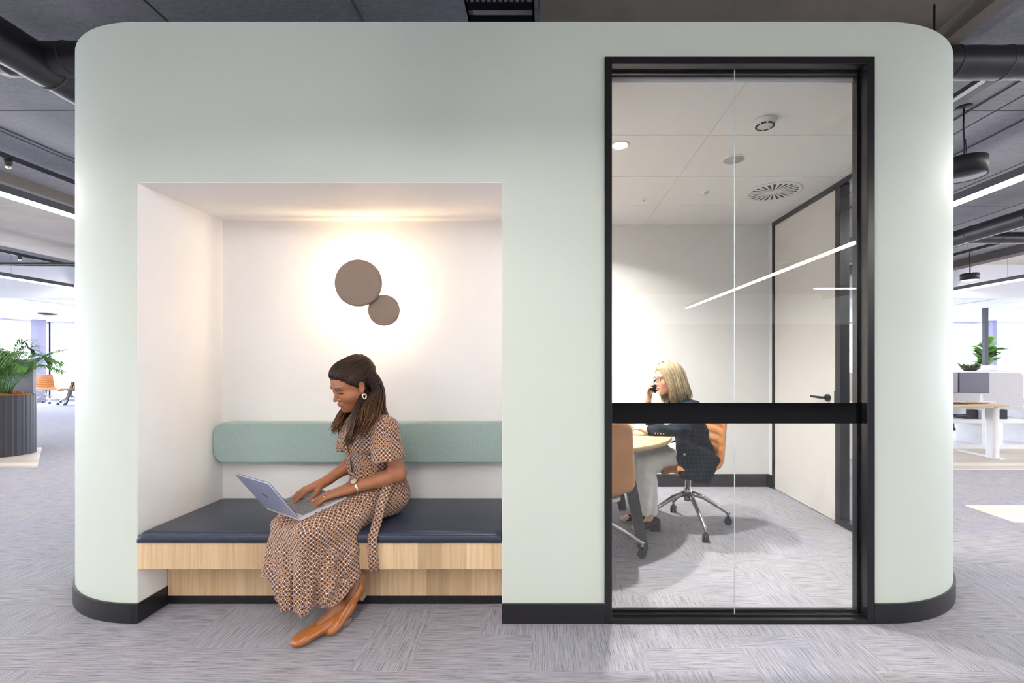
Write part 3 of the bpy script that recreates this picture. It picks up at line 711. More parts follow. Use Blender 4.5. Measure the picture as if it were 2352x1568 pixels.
for i in range(34):
    a = g.random()*6.28; h = 1.15+.62*i/34; tl = g.uniform(.2, 1.0); L = g.uniform(.38, .56); W = L*.32
    base = Vector((12.72, 10.9, h)); d = Vector((math.cos(a)*math.cos(tl), math.sin(a)*math.cos(tl), math.sin(tl))); s_ = d.cross(Vector((0, 0, 1))).normalized(); u_ = s_.cross(d)
    pts = []; fs = []
    for j in range(8):
        t = j/7; wdt = W*(math.sin(PI*min(1, t*.93+.04))**.7)*(.75+.5*t); cpt = base+d*(L*t+.05)-Vector((0, 0, 1))*(.25*L*t*t)
        pts += [cpt-s_*wdt+u_*.25*wdt, cpt, cpt+s_*wdt+u_*.25*wdt]
        if j: b_ = (j-1)*3; fs += [(b_, b_+1, b_+4, b_+3), (b_+1, b_+2, b_+5, b_+4)]
    fo.add(pts, fs, True)
fo.build('foliage', 'leaf2', E, org=o)
# desk
E = empty('desk', (5.2, 4.05, 0), 'white-legged desk with pale oak top and monitors', 'desk'); o = E.location
m = MB(); m.prism(rrect(3.9, 6.12, 3.68, 4.42, .1, 8), .705, .73); m.build('desk_top', 'oak_top', E, org=o, bevel=.003)
m = MB(); m.prism(rrect(4.0, 6.02, 3.80, 4.35, .12, 8), .675, .705); m.box(4.0, 6.0, 4.25, 4.3, .55, .68); m.build('under_frame', 'white_metal', E, org=o)
for x in (6.02, 4.1):
    m = MB(); m.prism(rrect(x-.045, x+.045, 3.82, 3.95, .03, 6), .0, .68); m.box(x-.03, x+.03, 3.75, 4.4, 0, .02); m.build('leg', 'white_metal', E, org=o, bevel=.003)
m = MB(); m.box(4.4, 5.9, 4.05, 4.28, .53, .545); m.box(4.4, 5.9, 4.28, 4.29, .53, .66); m.build('cable_basket', 'steel_dark', E, org=o)
m = MB(); m.prism([(x, z) for x, z in rrect(4.3, 7.05, .60, 1.135, .08, 8)], 4.46, 4.50, 'y'); DS = empty('desk_screen', (5.6, 4.48, 0), 'pale grey fabric divider screen behind the monitors', 'divider'); m.build('fabric_panel', 'dgrey_cloth', DS, org=DS.location, bevel=.004)
for x in (4.6, 5.93): m = MB(); m.box(x-.02, x+.02, 4.465, 4.495, 0, .62); m.box(x-.02, x+.02, 4.40, 4.56, 0, .012); m.build('support_post', 'white_metal', DS, org=DS.location)
m = MB(); m.box(5.95, 8.5, 4.55, 5.0, 0, .06); m.box(5.95, 8.5, 4.55, 5.0, .38, .44)
for x in (6.05, 6.55, 7.3, 8.0): m.box(x-.03, x+.03, 4.56, 4.99, .0, .62)
m.box(5.95, 8.5, 4.55, 5.0, 1.12, 1.155); m.box(5.95, 5.98, 4.56, 4.99, .6, 1.12); m.box(8.4, 8.5, 4.56, 4.99, .6, 1.12)
m.build('storage_unit', 'white_metal', None, label='white shelving unit behind the grey divider screen', cat='shelf', bevel=.003)
for i, (x0, x1, lab) in enumerate(((6.32, 6.55-.05, 'black box on the lower white shelf, nearer the desk leg'), (6.62, 6.95, 'black box on the lower white shelf, farther from the desk leg'))):
    m = MB(); m.box(x0, x1, 4.60, 4.9, .441, .58); m.build('storage_box', 'black_matte', None, label=lab, cat='box', group='black boxes on the shelf', bevel=.004)
m = MB(); m.box(6.78, 7.42, 4.6, 4.9, 1.156, 1.245); m.build('paper_box', 'white_metal', None, label='flat white box lying on top of the white shelving', cat='box', bevel=.004)
m = MB(); m.box(7.5, 8.4, 4.7, 4.95, 1.156, 1.20); m.build('document_tray', plain('blue_grey_tray', 'aab0cc', .5), None, label='blue-grey flat tray on top of the white shelving', cat='tray', bevel=.004)
SB = at(2228, 850, 4.75); E = empty('succulent_bowl', (SB.x, 4.75, 1.156), 'small dark bowl of succulents on top of the white shelving', 'plant')
m = MB(); m.lathe([(.07, 0), (.12, .05), (.11, .06), (.08, .03), (.001, .03)]); m.build('bowl', plain('dark_bowl', '352b29', .5), E)
m = MB(); g = random.Random(2)
for i in range(26):
    a = g.random()*6.28; r_ = g.uniform(.02, .1); d = Vector((math.cos(a)*r_, math.sin(a)*r_, .05)); e = d*1.5+Vector((0, 0, g.uniform(.01, .05))); m.tube([d, (d+e)/2+Vector((0, 0, .01)), e], [.008, .013, .002], 6)
m.build('foliage', plain('succulent', '5a6a4e', .6, var=.4, nscale=30), E)
def monitor(x0, x1, y, z0, z1, rz, label):
    E = empty('monitor', ((x0+x1)/2, y, .73), label, 'monitor', 'monitors on the desk', rz=rz); w_ = (x1-x0)/2
    m = MB(); m.box(-w_, w_, 0, .025, z0-.73, z1-.73); m.build('housing', 'steel_dark', E, bevel=.003)
    m = MB(); m.box(-w_+.006, w_-.006, -.002, .0, z0-.73+.006, z1-.73-.006); m.build('display', 'screen', E)
    m = MB(); m.box(-.02+w_*.6, .02+w_*.6, .03, .06, .012, z0-.73+.2); m.build('stand_post', 'white_metal', E)
    m = MB(); m.box(-.07+w_*.6, .12+w_*.6, -.06, .10, 0, .012); m.build('stand_foot', 'white_metal', E, bevel=.003)
monitor(5.80, 6.19, 4.12, .862, 1.145, -.10, 'grey-lit monitor nearest the desk end beside the divider')
monitor(5.38, 5.77, 4.10, .862, 1.145, .10, 'second monitor mostly hidden behind the pod edge')
m = MB(); m.box(5.35, 5.62, 3.80, 3.93, .731, .748); E_ = m.build('keyboard', 'steel_dark', None, label='dark keyboard lying on the oak desk beside the pod edge', cat='keyboard', bevel=.003)
m = MB(); m.tube([(5.66, 3.86, .7365), (5.80, 3.88, .7365), (5.95, 3.90, .7365), (6.05, 3.98, .7365)], .006, 6); m.build('cable', 'black_matte', None, label='black cable lying across the oak desk top', cat='cable')
# ------------------------------------------------------------------ table and swivel chairs
M['table_leg'] = plain('charcoal_leg', '3a3a3d', .55)
def table(cx, cy, r, label, nlegs=((1, -1), (1, 1), (-1, -1), (-1, 1)), name='round_table', rz=0):
    E = empty(name, (cx, cy, 0), label, 'table', rz=rz)
    m = MB(); m.lathe([(r-.003, .708), (r, .711), (r, .734), (r-.003, .737), (.001, .7371)][:4], n=96); m.build('table_top', 'oak_top', E)
    m = MB(); m.lathe([(r-.10, .690), (r-.08, .708)], n=64); m.build('sub_top', 'table_leg', E)
    for sx, sy in nlegs:
        m = MB(); a = Vector((sx*.34, sy*.30, .69)); b = Vector((sx*.465, sy*.42, 0)); u = Vector((.045, 0, 0)); v = Vector((0, .028, 0))
        vs = [a-u-v, a+u-v, a+u+v, a-u+v, b-u*.72-v, b+u*.72-v, b+u*.72+v, b-u*.72+v]
        m.add(vs, [(0, 1, 2, 3), (7, 6, 5, 4), (0, 4, 5, 1), (1, 5, 6, 2), (2, 6, 7, 3), (3, 7, 4, 0)]); m.build('leg', 'table_leg', E, bevel=.004)
    return E
table(.215, 1.31, .748, 'round oak meeting table with dark splayed legs in the glazed room')
def chair_proto(name='swivel_chair'):
    """front faces local +x ; base centre at the origin"""
    E = empty(name, (0, 0, 0))
    # shell: profile in xz swept over y
    prof = [(.225, .432), (.21, .452), (.15, .462), (.05, .455), (-.06, .447), (-.135, .452), (-.19, .478), (-.222, .535), (-.235, .62), (-.243, .70), (-.252, .78), (-.262, .86), (-.268, .915)]
    def spline(p, n):
        out = []
        P_ = [Vector(q).to_3d() for q in p]
        for i in range(len(P_)-1):
            a, b, c, d = P_[max(i-1, 0)], P_[i], P_[i+1], P_[min(i+2, len(P_)-1)]
            for j in range(n):
                t = j/n; out.append(.5*((2*b)+(c-a)*t+(2*a-5*b+4*c-d)*t*t+(3*b-a-3*c+d)*t*t*t))
        out.append(P_[-1]); return [(q.x, q.y) for q in out]
    pr = spline(prof, 8); n = len(pr); NW = 28
    def halfw(s):
        base = .235 if s < .42 else .235-.042*((s-.42)/.58)
        if s > .93: base *= math.sqrt(max(.02, 1-((s-.93)/.0701)**2*.35))
        if s < .16: base *= .72+.28*math.sqrt(max(0, 1-((.16-s)/.16)**2))
        return base
    def sheet(off, ridge):
        vs = []
        L = [0]
        for i in range(1, n): L.append(L[-1]+math.dist(pr[i], pr[i-1]))
        for i in range(n):
            a = pr[max(i-1, 0)]; b = pr[min(i+1, n-1)]; d = Vector((b[0]-a[0], b[1]-a[1])).normalized(); nr = Vector((-d.y, d.x))*-1   # toward sitter
            s = L[i]/L[-1]
            for j in range(NW+1):
                y = -1+2*j/NW; hw = halfw(s)
                curl = .055*(abs(y)**2.4)*(1.0 if s > .38 else .45)
                bulge = ridge*.013*(abs(math.sin(L[i]*PI/.068))**.55) if s > .04 else 0
                edge = 1-max(0, (abs(y)-.93)/.07)**2
                q = Vector(pr[i])+nr*(off*edge+curl+bulge*edge)
                vs.append((q.x, y*hw, q.y))
        return vs
    F = sheet(.026, 1); Bk_ = sheet(-.006, 0)
    fs = [(i*(NW+1)+j, i*(NW+1)+j+1, (i+1)*(NW+1)+j+1, (i+1)*(NW+1)+j) for i in range(n-1) for j in range(NW)]
    K = len(F); rim = [j for j in range(NW+1)]+[i*(NW+1)+NW for i in range(1, n)]+[(n-1)*(NW+1)+j for j in range(NW-1, -1, -1)]+[i*(NW+1) for i in range(n-2, 0, -1)]
    m = MB(); m.add(F+[(x, y*1.002, z) for x, y, z in sheet(.0, 0)], fs+[tuple(K+q for q in f[::-1]) for f in fs]+[(rim[i], rim[(i+1) % len(rim)], K+rim[(i+1) % len(rim)], K+rim[i]) for i in range(len(rim))], True)
    m.build('upholstery', 'tan', E)
    m = MB(); A_ = sheet(.0005, 0); B2 = sheet(-.013, 0)
    fb = [f for f in fs]
    m.add(A_+B2, fb+[tuple(K+q for q in f[::-1]) for f in fb]+[(rim[i], rim[(i+1) % len(rim)], K+rim[(i+1) % len(rim)], K+rim[i]) for i in range(len(rim))], True)
    m.build('shell', 'tan_plain', E)
    m = MB(); m.prism(rrect(-.16, .12, -.15, .15, .06), .415, .438); m.build('seat_pan', 'lightgrey', E, bevel=.005)
    m = MB(); m.tube([(0, 0, .43), (0, 0, .30), (0, 0, .29), (0, 0, .20)], [.022, .022, .034, .030], 20); m.build('column', 'chrome', E)
    for k_ in range(4):
        a = PI/2*k_; ca, sa = math.cos(a), math.sin(a)
        P_ = [(.02, .255), (.12, .225), (.24, .150), (.315, .098), (.335, .088)]
        m = MB(); m.tube([(r_*ca, r_*sa, z_) for r_, z_ in P_], [.022, .019, .015, .013, .012], 14); m.tube([(.325*ca, .325*sa, .098), (.325*ca, .325*sa, .058)], [.012, .010], 12)
        lg = m.build('leg', 'chrome', E)
        m = MB(); sdir = Vector((-sa, ca, 0)).lerp(Vector((ca, sa, 0)), .35).normalized()
        c_ = Vector((.325*ca, .325*sa, .029))
        for sgn in (-1, 1): m.cyl(c_+sdir*(.006*sgn), c_+sdir*(.022*sgn), .028, n=24)
        m.cyl(c_-sdir*.006+Vector((0, 0, .012)), c_+sdir*.006+Vector((0, 0, .012)), .02, n=16); m.build('castor', 'rubber', lg)
    return E
C1 = chair_proto()
def place(E, x, y, rz, label, group):
    E.location = (x, y, 0); E.rotation_euler = (0, 0, rz); tag(E, label, 'chair', group)
place(C1, 1.125, 1.335, PI+math.radians(4), 'tan leather swivel chair under the woman on the phone', 'tan swivel chairs')
place(copy_tree(C1), .318, .715, math.radians(96), 'tan leather swivel chair nearest the glass, back to the camera', 'tan swivel chairs')
c = at(145, 930, 11.7); place(copy_tree(C1), c.x+.05, 11.9, math.radians(200), 'tan swivel chair by the far windows, showing its smooth outer shell', 'tan swivel chairs')
c = at(118, 915, 12.4); place(copy_tree(C1), c.x-.05, 12.3, math.radians(-30), 'tan swivel chair by the far windows, the one farther away', 'tan swivel chairs')
c = at(190, 880, 12.1); table(c.x+.35, 12.1, .6, 'small round table beside the tan chairs at the far windows', name='side_table')
# task chair behind the desk (only its castor foot shows)
E = empty('task_chair', (7.15, 5.75, 0), 'black office chair behind the desk, one castor foot showing', 'chair'); o = E.location
m = MB(); m.prism(rrect(-.24, .24, -.24, .24, .1), .45, .52); m.build('seat', 'black_matte', E, bevel=.02)
m = MB(); m.prism(rrect(-.22, .22, .55, 1.05, .08), -.28, -.23, 'x' if False else 'y'); m.build('backrest', 'black_matte', E, bevel=.015)
m = MB(); m.cyl((0, 0, .1), (0, 0, .46), .03); m.build('column', 'black_matte', E); m = MB(); m.cyl((0, -.25, .5), (0, -.26, .6), .02); m.build('back_bracket', 'black_matte', E)
for k_ in range(5):
    a = 2*PI*k_/5+.15; m = MB(); m.tube([(0, 0, .13), (.3*math.cos(a), .3*math.sin(a), .085)], [.025, .018], 10); lg = m.build('leg', 'black_matte', E)
    m = MB(); cx_, cy_ = .31*math.cos(a), .31*math.sin(a); m.cyl((cx_-.02, cy_, .03), (cx_+.02, cy_, .03), .03); m.build('castor', 'rubber', lg)
# ------------------------------------------------------------------ laptop on the lap
fw = Vector((-.571, -.821, 0)); lf = Vector((.821, -.571, 0))          # the sitter's forward and left
H1 = Vector((-1.118, -.147, .560)); bv = (-fw*.236+Vector((0, 0, .044))); hv = -lf*.33+Vector((0, 0, -.004))
lv = Vector((-.571*.13, -.821*.13, .188)); lv = lv*(.232/lv.length)
LP = empty('laptop', H1+bv*.5+hv*.5, 'open silver-blue laptop resting on the woman\'s lap', 'laptop'); o = LP.location
bn = hv.cross(bv).normalized()
if bn.z < 0: bn = -bn
def slabq(mb, O, a, b, nrm, t0, t1, u0=0, u1=1, v0=0, v1=1, r=.0):
    def P(u, v, t): return O+a*u+b*v+nrm*t
    if r == 0:
        q = [(u0, v0), (u1, v0), (u1, v1), (u0, v1)]
    else:
        ra, rb = r/a.length, r/b.length; q = []
        for (cu, cv, su, sv, a0) in ((u1, v1, -1, -1, 0), (u0, v1, 1, -1, PI/2), (u0, v0, 1, 1, PI), (u1, v0, -1, 1, 1.5*PI)):
            for i in range(7):
                t = a0+PI/2*i/6; q.append((cu+su*ra+ra*math.cos(t), cv+sv*rb+rb*math.sin(t)))
    n = len(q); vs = [P(u, v, t0) for u, v in q]+[P(u, v, t1) for u, v in q]
    mb.add(vs, [tuple(range(n)), tuple(range(2*n-1, n-1, -1))]+[(i, (i+1) % n, n+(i+1) % n, n+i) for i in range(n)])
m = MB(); slabq(m, H1, hv, bv, bn, -.014, 0, r=.012); m.build('base', 'laptop_deck', LP, org=o, bevel=.002)
m = MB(); slabq(m, H1, hv, bv, bn, .0001, .0006, .05, .95, .10, .56); m.build('keyboard_bed', plain('keyboard_bed', '8c8a92', .5), LP, org=o)
m = MB()
for r_ in range(5):
    for c_ in range(14):
        u0 = .058+c_*.0633; v0 = .115+r_*.088; slabq(m, H1, hv, bv, bn, .0006, .0018, u0, u0+.053, v0, v0+.072)
m.build('keys', 'key', LP, org=o)
m = MB(); slabq(m, H1, hv, bv, bn, .0001, .0006, .32, .68, .62, .94, r=.005); m.build('trackpad', plain('trackpad', 'b4b2b9', .3), LP, org=o)
ln = hv.cross(lv).normalized()
if ln.dot(fw) < 0: ln = -ln
m = MB(); slabq(m, H1+Vector((0, 0, .001)), hv, lv, ln, 0, .006, r=.012); m.build('lid', 'laptop', LP, org=o, bevel=.0015)
m = MB(); slabq(m, H1+Vector((0, 0, .001)), hv, lv, ln, -.0022, -.0002, .01, .99, .02, .99, r=.010); m.build('display', 'black_frame', LP, org=o)
m = MB()   # the small mark on the lid: five slanted strokes
for i in range(5):
    hgt = (.05, .075, .09, .075, .05)[i]; u0 = .44+i*.022
    O = H1+Vector((0, 0, .001))+hv*u0+lv*(.5-hgt/2+.01*i)
    slabq(m, O, hv*.012, lv*hgt+hv*.02, ln, .0061, .0068)
m.build('lid_mark', plain('mark_dark', '4a4f6c', .3), LP, org=o)
m = MB()
for v0 in (.30, .42): slabq(m, H1-hv*.0006-hv.normalized()*.0004, bv, bn*.004, -hv.normalized(), 0, .0006, v0, v0+.045, -2.4, -1.4)
m.build('side_port', 'black_matte', LP, org=o)
# ------------------------------------------------------------------ implicit-surface modelling for the figures
def V3(v): return np.array(v, dtype=np.float64)
class Prim:
    def __init__(s, f, k=.01, op='add', mg=0.0): s.f = f; s.k = k; s.op = op; s.mg = mg
def cap(a, b, ra, rb=None, k=.012, op='add', fl=None):
    a = V3(a); b = V3(b); rb = ra if rb is None else rb; ab = b-a; L2 = max(1e-12, ab@ab)
    def f(P):
        pa = P-a; t = np.clip(pa@ab/L2, 0, 1)
        return np.linalg.norm(pa-t[:, None]*ab, axis=1)-(ra+(rb-ra)*t)
    return Prim(f, k, op)
def ell(c, r, rot=None, k=.012, op='add'):
    c = V3(c); r = V3(r); R = np.eye(3) if rot is None else np.array(rot)   # columns = local axes
    def f(P):
        q = (P-c)@R; k0 = np.linalg.norm(q/r, axis=1); k1 = np.linalg.norm(q/(r*r), axis=1)
        return k0*(k0-1)/np.maximum(k1, 1e-9)
    return Prim(f, k, op)
def ecap(a, b, ra, rb, side, k=.012, op='add', p=0):
    """capsule with elliptical section: ra/rb=(width along side, depth)"""
    a = V3(a); b = V3(b); ab = b-a; L = np.linalg.norm(ab); d = ab/L; s_ = V3(side); s_ = s_-d*(s_@d); s_ /= np.linalg.norm(s_); n_ = np.cross(d, s_)
    def f(P):
        pa = P-a; h = pa@d; t = np.clip(h/L, 0, 1); w = ra[0]+(rb[0]-ra[0])*t; e = ra[1]+(rb[1]-ra[1])*t
        x = pa@s_; y = pa@n_; z = h-t*L; m = np.minimum(w, e)
        q = np.sqrt((x/w)**2+(y/e)**2+(z/m)**2); g = np.sqrt((x/w**2)**2+(y/e**2)**2+(z/m**2)**2)
        return q*(q-1)/np.maximum(g, 1e-9)
    return Prim(f, k, op)
def rbox(c, h, r, rot=None, k=.006, op='add'):
    c = V3(c); h = V3(h); R = np.eye(3) if rot is None else np.array(rot)
    def f(P):
        q = np.abs((P-c)@R)-h+r; return np.linalg.norm(np.maximum(q, 0), axis=1)+np.minimum(q.max(axis=1), 0)-r
    return Prim(f, k, op)
def combine(prims, P):
    d = np.full(len(P), 1e3)
    for p in prims:
        e = p.f(P)
        if p.op == 'add':
            h = np.clip(.5+.5*(d-e)/p.k, 0, 1); d = d+(e-d)*h-p.k*h*(1-h)
        elif p.op == 'sub':
            h = np.clip(.5-.5*(d+e)/p.k, 0, 1); d = d+(-e-d)*h+p.k*h*(1-h)
        elif p.op == 'int':
            h = np.clip(.5-.5*(e-d)/p.k, 0, 1); d = e+(d-e)*h+p.k*h*(1-h)
    return d
def mesh_sdf(prims, lo, hi, vs, chunk=.09):
    lo = V3(lo); hi = V3(hi); B = 8; bs = B*vs
    nb = np.ceil((hi-lo)/bs).astype(int)
    cpb = max(1, int(round(chunk/bs)))
    verts_id = []; verts_p = []; quads = []
    N = B+2; g = np.arange(N); GX, GY_, GZ = np.meshgrid(g, g, g, indexing='ij'); off = np.stack([GX, GY_, GZ], -1).reshape(-1, 3)
    tot = nb*B+4; S1 = int(tot[1]*tot[2]); S2 = int(tot[2])
    for ci in range(0, nb[0], cpb):
        for cj in range(0, nb[1], cpb):
            for ck in range(0, nb[2], cpb):
                n3 = np.minimum([cpb]*3, nb-[ci, cj, ck]); c0 = lo+np.array([ci, cj, ck])*bs; cc = c0+n3*bs/2; R = np.linalg.norm(n3)*bs/2+vs*2
                ds = [(p, float(p.f(cc[None])[0])) for p in prims]
                m = min([d for p, d in ds if p.op == 'add'] or [9])
                if m > R*1.8+.03: continue
                act = [p for p, d in ds if (p.op == 'int') or d <= (R*1.9+p.k+.03+max(0, min(m, R)) if p.op == 'add' else R*2+p.k+.02)]
                if not act: continue
                bi = np.stack(np.meshgrid(*[np.arange(x) for x in n3], indexing='ij'), -1).reshape(-1, 3)+[ci, cj, ck]
                bc = lo+(bi+.5)*bs; d = combine(act, bc); bi = bi[np.abs(d) < bs*1.7+.012]
                if not len(bi): continue
                idx = (bi[:, None, :]*B+off[None]-1)                       # starts one voxel early
                P = lo+idx.reshape(-1, 3)*vs; D = combine(act, P).reshape(-1, N, N, N)
                I0 = (bi*B-1)
                s_ = D < 0
                # cells (N-1)^3
                C = [(a, b, c) for a in (0, 1) for b in (0, 1) for c in (0, 1)]
                cor = [D[:, a:N-1+a, b:N-1+b, c:N-1+c] for a, b, c in C]; sg = [x < 0 for x in cor]
                cnt = sum(x.astype(np.int8) for x in sg); mix = (cnt > 0) & (cnt < 8)
                w = np.nonzero(mix)
                if not len(w[0]): continue
                acc = np.zeros((len(w[0]), 3)); na = np.zeros(len(w[0]))
                for i1 in range(8):
                    for i2 in range(i1+1, 8):
                        df = [x != y for x, y in zip(C[i1], C[i2])]
                        if sum(df) != 1: continue
                        a = cor[i1][w]; b = cor[i2][w]; x = (a < 0) != (b < 0); t = np.where(x, a/np.where(x, a-b, 1), 0)
                        p1 = np.array(C[i1], float); p2 = np.array(C[i2], float)
                        acc += x[:, None]*(p1+(p2-p1)*t[:, None]); na += x
                acc /= na[:, None]
                cell = I0[w[0]]+np.stack(w[1:], -1); cid = (cell[:, 0]+1)*S1+(cell[:, 1]+1)*S2+cell[:, 2]+1
                verts_id.append(cid); verts_p.append(lo+(cell+acc)*vs)
                for ax in range(3):
                    a1, a2 = (ax+1) % 3, (ax+2) % 3
                    sl0 = [slice(None)]+[slice(1, N-1)]*3; sl1 = list(sl0); sl1[ax+1] = slice(2, N)
                    A = s_[tuple(sl0)]; Bq = s_[tuple(sl1)]; x = np.nonzero(A != Bq)
                    if not len(x[0]): continue
                    pt = I0[x[0]]+np.stack(x[1:], -1)+1
                    def cidf(o1, o2):
                        q = pt.copy(); q[:, a1] -= o1; q[:, a2] -= o2; return (q[:, 0]+1)*S1+(q[:, 1]+1)*S2+q[:, 2]+1
                    q = np.stack([cidf(0, 0), cidf(1, 0), cidf(1, 1), cidf(0, 1)], -1)
                    fl = A[x]; q[~fl] = q[~fl][:, ::-1]; quads.append(q)
    ids = np.concatenate(verts_id); ps = np.concatenate(verts_p); q = np.concatenate(quads)
    uid, first = np.unique(ids, return_index=True); vp = ps[first]
    ok = np.isin(q, uid).all(axis=1); q = q[ok]; q = np.searchsorted(uid, q)
    return vp, q
def relax(v, q, it=2, lam=.5):
    n = len(v); a = np.concatenate([q[:, 0], q[:, 1], q[:, 2], q[:, 3]]); b = np.concatenate([q[:, 1], q[:, 2], q[:, 3], q[:, 0]])
    deg = np.bincount(a, minlength=n)+np.bincount(b, minlength=n)
    for _ in range(it):
        acc = np.stack([np.bincount(a, v[b, i], n)+np.bincount(b, v[a, i], n) for i in range(3)], -1)
        v = v+lam*(acc/np.maximum(deg, 1)[:, None]-v)
    return v
def vnormals(v, q):
    n = np.cross(v[q[:, 2]]-v[q[:, 0]], v[q[:, 3]]-v[q[:, 1]]); out = np.zeros_like(v)
    for i in range(4):
        for j in range(3): out[:, j] += np.bincount(q[:, i], n[:, j], len(v))
    return out/np.maximum(np.linalg.norm(out, axis=1), 1e-12)[:, None]
def npmesh(name, v, q, mat, parent, org, col=None, uv=None):
    me = bpy.data.meshes.new(name); v = v-V3(org)
    me.vertices.add(len(v)); me.vertices.foreach_set('co', v.astype(np.float32).ravel())
    m = q.shape[1]; me.loops.add(q.size); me.loops.foreach_set('vertex_index', q.astype(np.int32).ravel())
    me.polygons.add(len(q)); me.polygons.foreach_set('loop_start', np.arange(0, q.size, m, dtype=np.int32)); me.polygons.foreach_set('loop_total', np.full(len(q), m, dtype=np.int32))
    me.polygons.foreach_set('use_smooth', np.ones(len(q), bool)); me.update(calc_edges=True); me.validate()
    if col is not None:
        a = me.color_attributes.new('Col', 'FLOAT_COLOR', 'POINT'); c = np.ones((len(v), 4), np.float32); c[:, :3] = col; a.data.foreach_set('color', c.ravel())
    if uv is not None:
        l = me.uv_layers.new(name='UVMap'); u = uv[q.ravel()] if len(uv) == len(v) else uv; l.data.foreach_set('uv', u.astype(np.float32).ravel())
    me.materials.append(M[mat] if isinstance(mat, str) else mat)
    o = bpy.data.objects.new(name, me); COL.objects.link(o); o.parent = parent; return o
def lc(h): return np.array(lin(h)[:3])
# ---- head : local axes columns (forward, left, up)
def frame(yaw, pitch, roll=0):
    """yaw: heading angle of the face in the ground plane, pitch>0 looks down"""
    f = V3((math.cos(yaw)*math.cos(pitch), math.sin(yaw)*math.cos(pitch), -math.sin(pitch)))
    l = V3((-math.sin(yaw), math.cos(yaw), 0)); u = np.cross(f, l)
    l2 = l*math.cos(roll)+u*math.sin(roll); u2 = np.cross(f, l2)
    return np.stack([f, l2, u2], 1)
def head_prims(O, R, s=1.0, smile=0.0):
    O = V3(O)
    def W(p): return O+R@(V3(p)*s)
    def E(c, r, rot=None, **k): return ell(W(c), V3(r)*s, R if rot is None else R@rot, **k)
    def Cp(a, b, ra, rb, **k): return cap(W(a), W(b), ra*s, rb*s, **k)
    P = [E((-.018, 0, .030), (.094, .074, .084)),
         E((.030, 0, .040), (.060, .062, .055), k=.03),
         E((.030, 0, -.030), (.058, .058, .070), k=.03),
         Cp((-.005, .050, -.045), (.050, .020, -.094), .020, .016, k=.03), Cp((-.005, -.050, -.045), (.050, -.020, -.094), .020, .016, k=.03),
         E((.068, 0, -.098), (.020, .020, .015), k=.022),
         E((.062, 0, -.068), (.026, .028, .022), k=.022),
         E((.056, .036, -.030), (.026, .024, .024), k=.025), E((.056, -.036, -.030), (.026, .024, .024), k=.025),
         E((.080, .027, .024), (.010, .024, .008), k=.018), E((.080, -.027, .024), (.010, .024, .008), k=.018)]
    P += [E((.099, .030, .004), (.016, .017, .010), k=.012, op='sub'), E((.099, -.030, .004), (.016, .017, .010), k=.012, op='sub')]
    for q in (1, -1):
        P += [E((.0735, .030*q, .003), (.0135, .0155, .0130), k=.003)]
    P += [Cp((.083, 0, .012), (.103, 0, -.026), .0065, .0090, k=.012), E((.1035, 0, -.030), (.0105, .0085, .0080), k=.006),
          E((.092, .0120, -.034), (.009, .0060, .0065), k=.006), E((.092, -.0120, -.034), (.009, .0060, .0065), k=.006)]
    P += [E((.0905+.001*smile, 0, -.0575), (.0085, .0205+.004*smile, .0048), k=.005), E((.0885+.001*smile, 0, -.0675), (.0090, .0170+.003*smile, .0055), k=.005),
          E((.0995, 0, -.0622), (.006, .021+.004*smile, .0010), k=.002, op='sub')]
    for q in (1, -1):
        tilt = np.array(Matrix.Rotation(-.25, 3, 'Y') @ Matrix.Rotation(q*.30, 3, 'Z'))
        P += [E((-.006, .0760*q, -.004), (.0185, .0075, .031), tilt, k=.006), E((-.002, .0815*q, -.000), (.0115, .0075, .021), tilt, k=.003, op='sub'), E((.003, .075*q, -.028), (.008, .006, .011), k=.005)]
    return P, W
def head_colour(P, O, R, s, base, lip, brow, lash, blush=None):
    q = ((P-V3(O))@R)/s; x, y, z = q.T; ay = np.abs(y); c = np.tile(base, (len(P), 1)).astype(float)
    def blend(m, cc): c[:] = c*(1-m[:, None])+cc*m[:, None]
    near = (np.linalg.norm(q, axis=1) < .145)
    def g(v, a, b): return np.clip((v-a)/(b-a), 0, 1)
    if blush is not None:
        m = np.exp(-(((ay-.040)/.018)**2+((z+.028)/.018)**2))*(x > .04)*near*.5; blend(m, blush)
    m = (1-g(((ay)/.023)**2+((z+.0625)/.0105)**2, .75, 1.05))*(x > .075)*near; blend(m, lip)
    arch = .0235+.006*np.cos((ay-.034)*60); m = (1-g(np.abs(z-arch)/.0042, .7, 1.3))*g(ay, .008, .013)*(1-g(ay, .046, .056))*(x > .05)*near; blend(m*.95, brow)
    lid = -.0025+.0045*np.cos((ay-.030)*75); m = (1-g(np.abs(z-lid+.002)/.0034, .6, 1.3))*g(ay, .012, .017)*(1-g(ay, .042, .049))*(x > .05)*near; blend(m*.97, lash)
    m = (1-g(np.hypot((ay-.030)/.018, (z-.010)/.008), .6, 1.2))*(x > .05)*near; blend(m*.34, lash)  # upper lid darkened: eye socket shading put into the skin colour
    return c
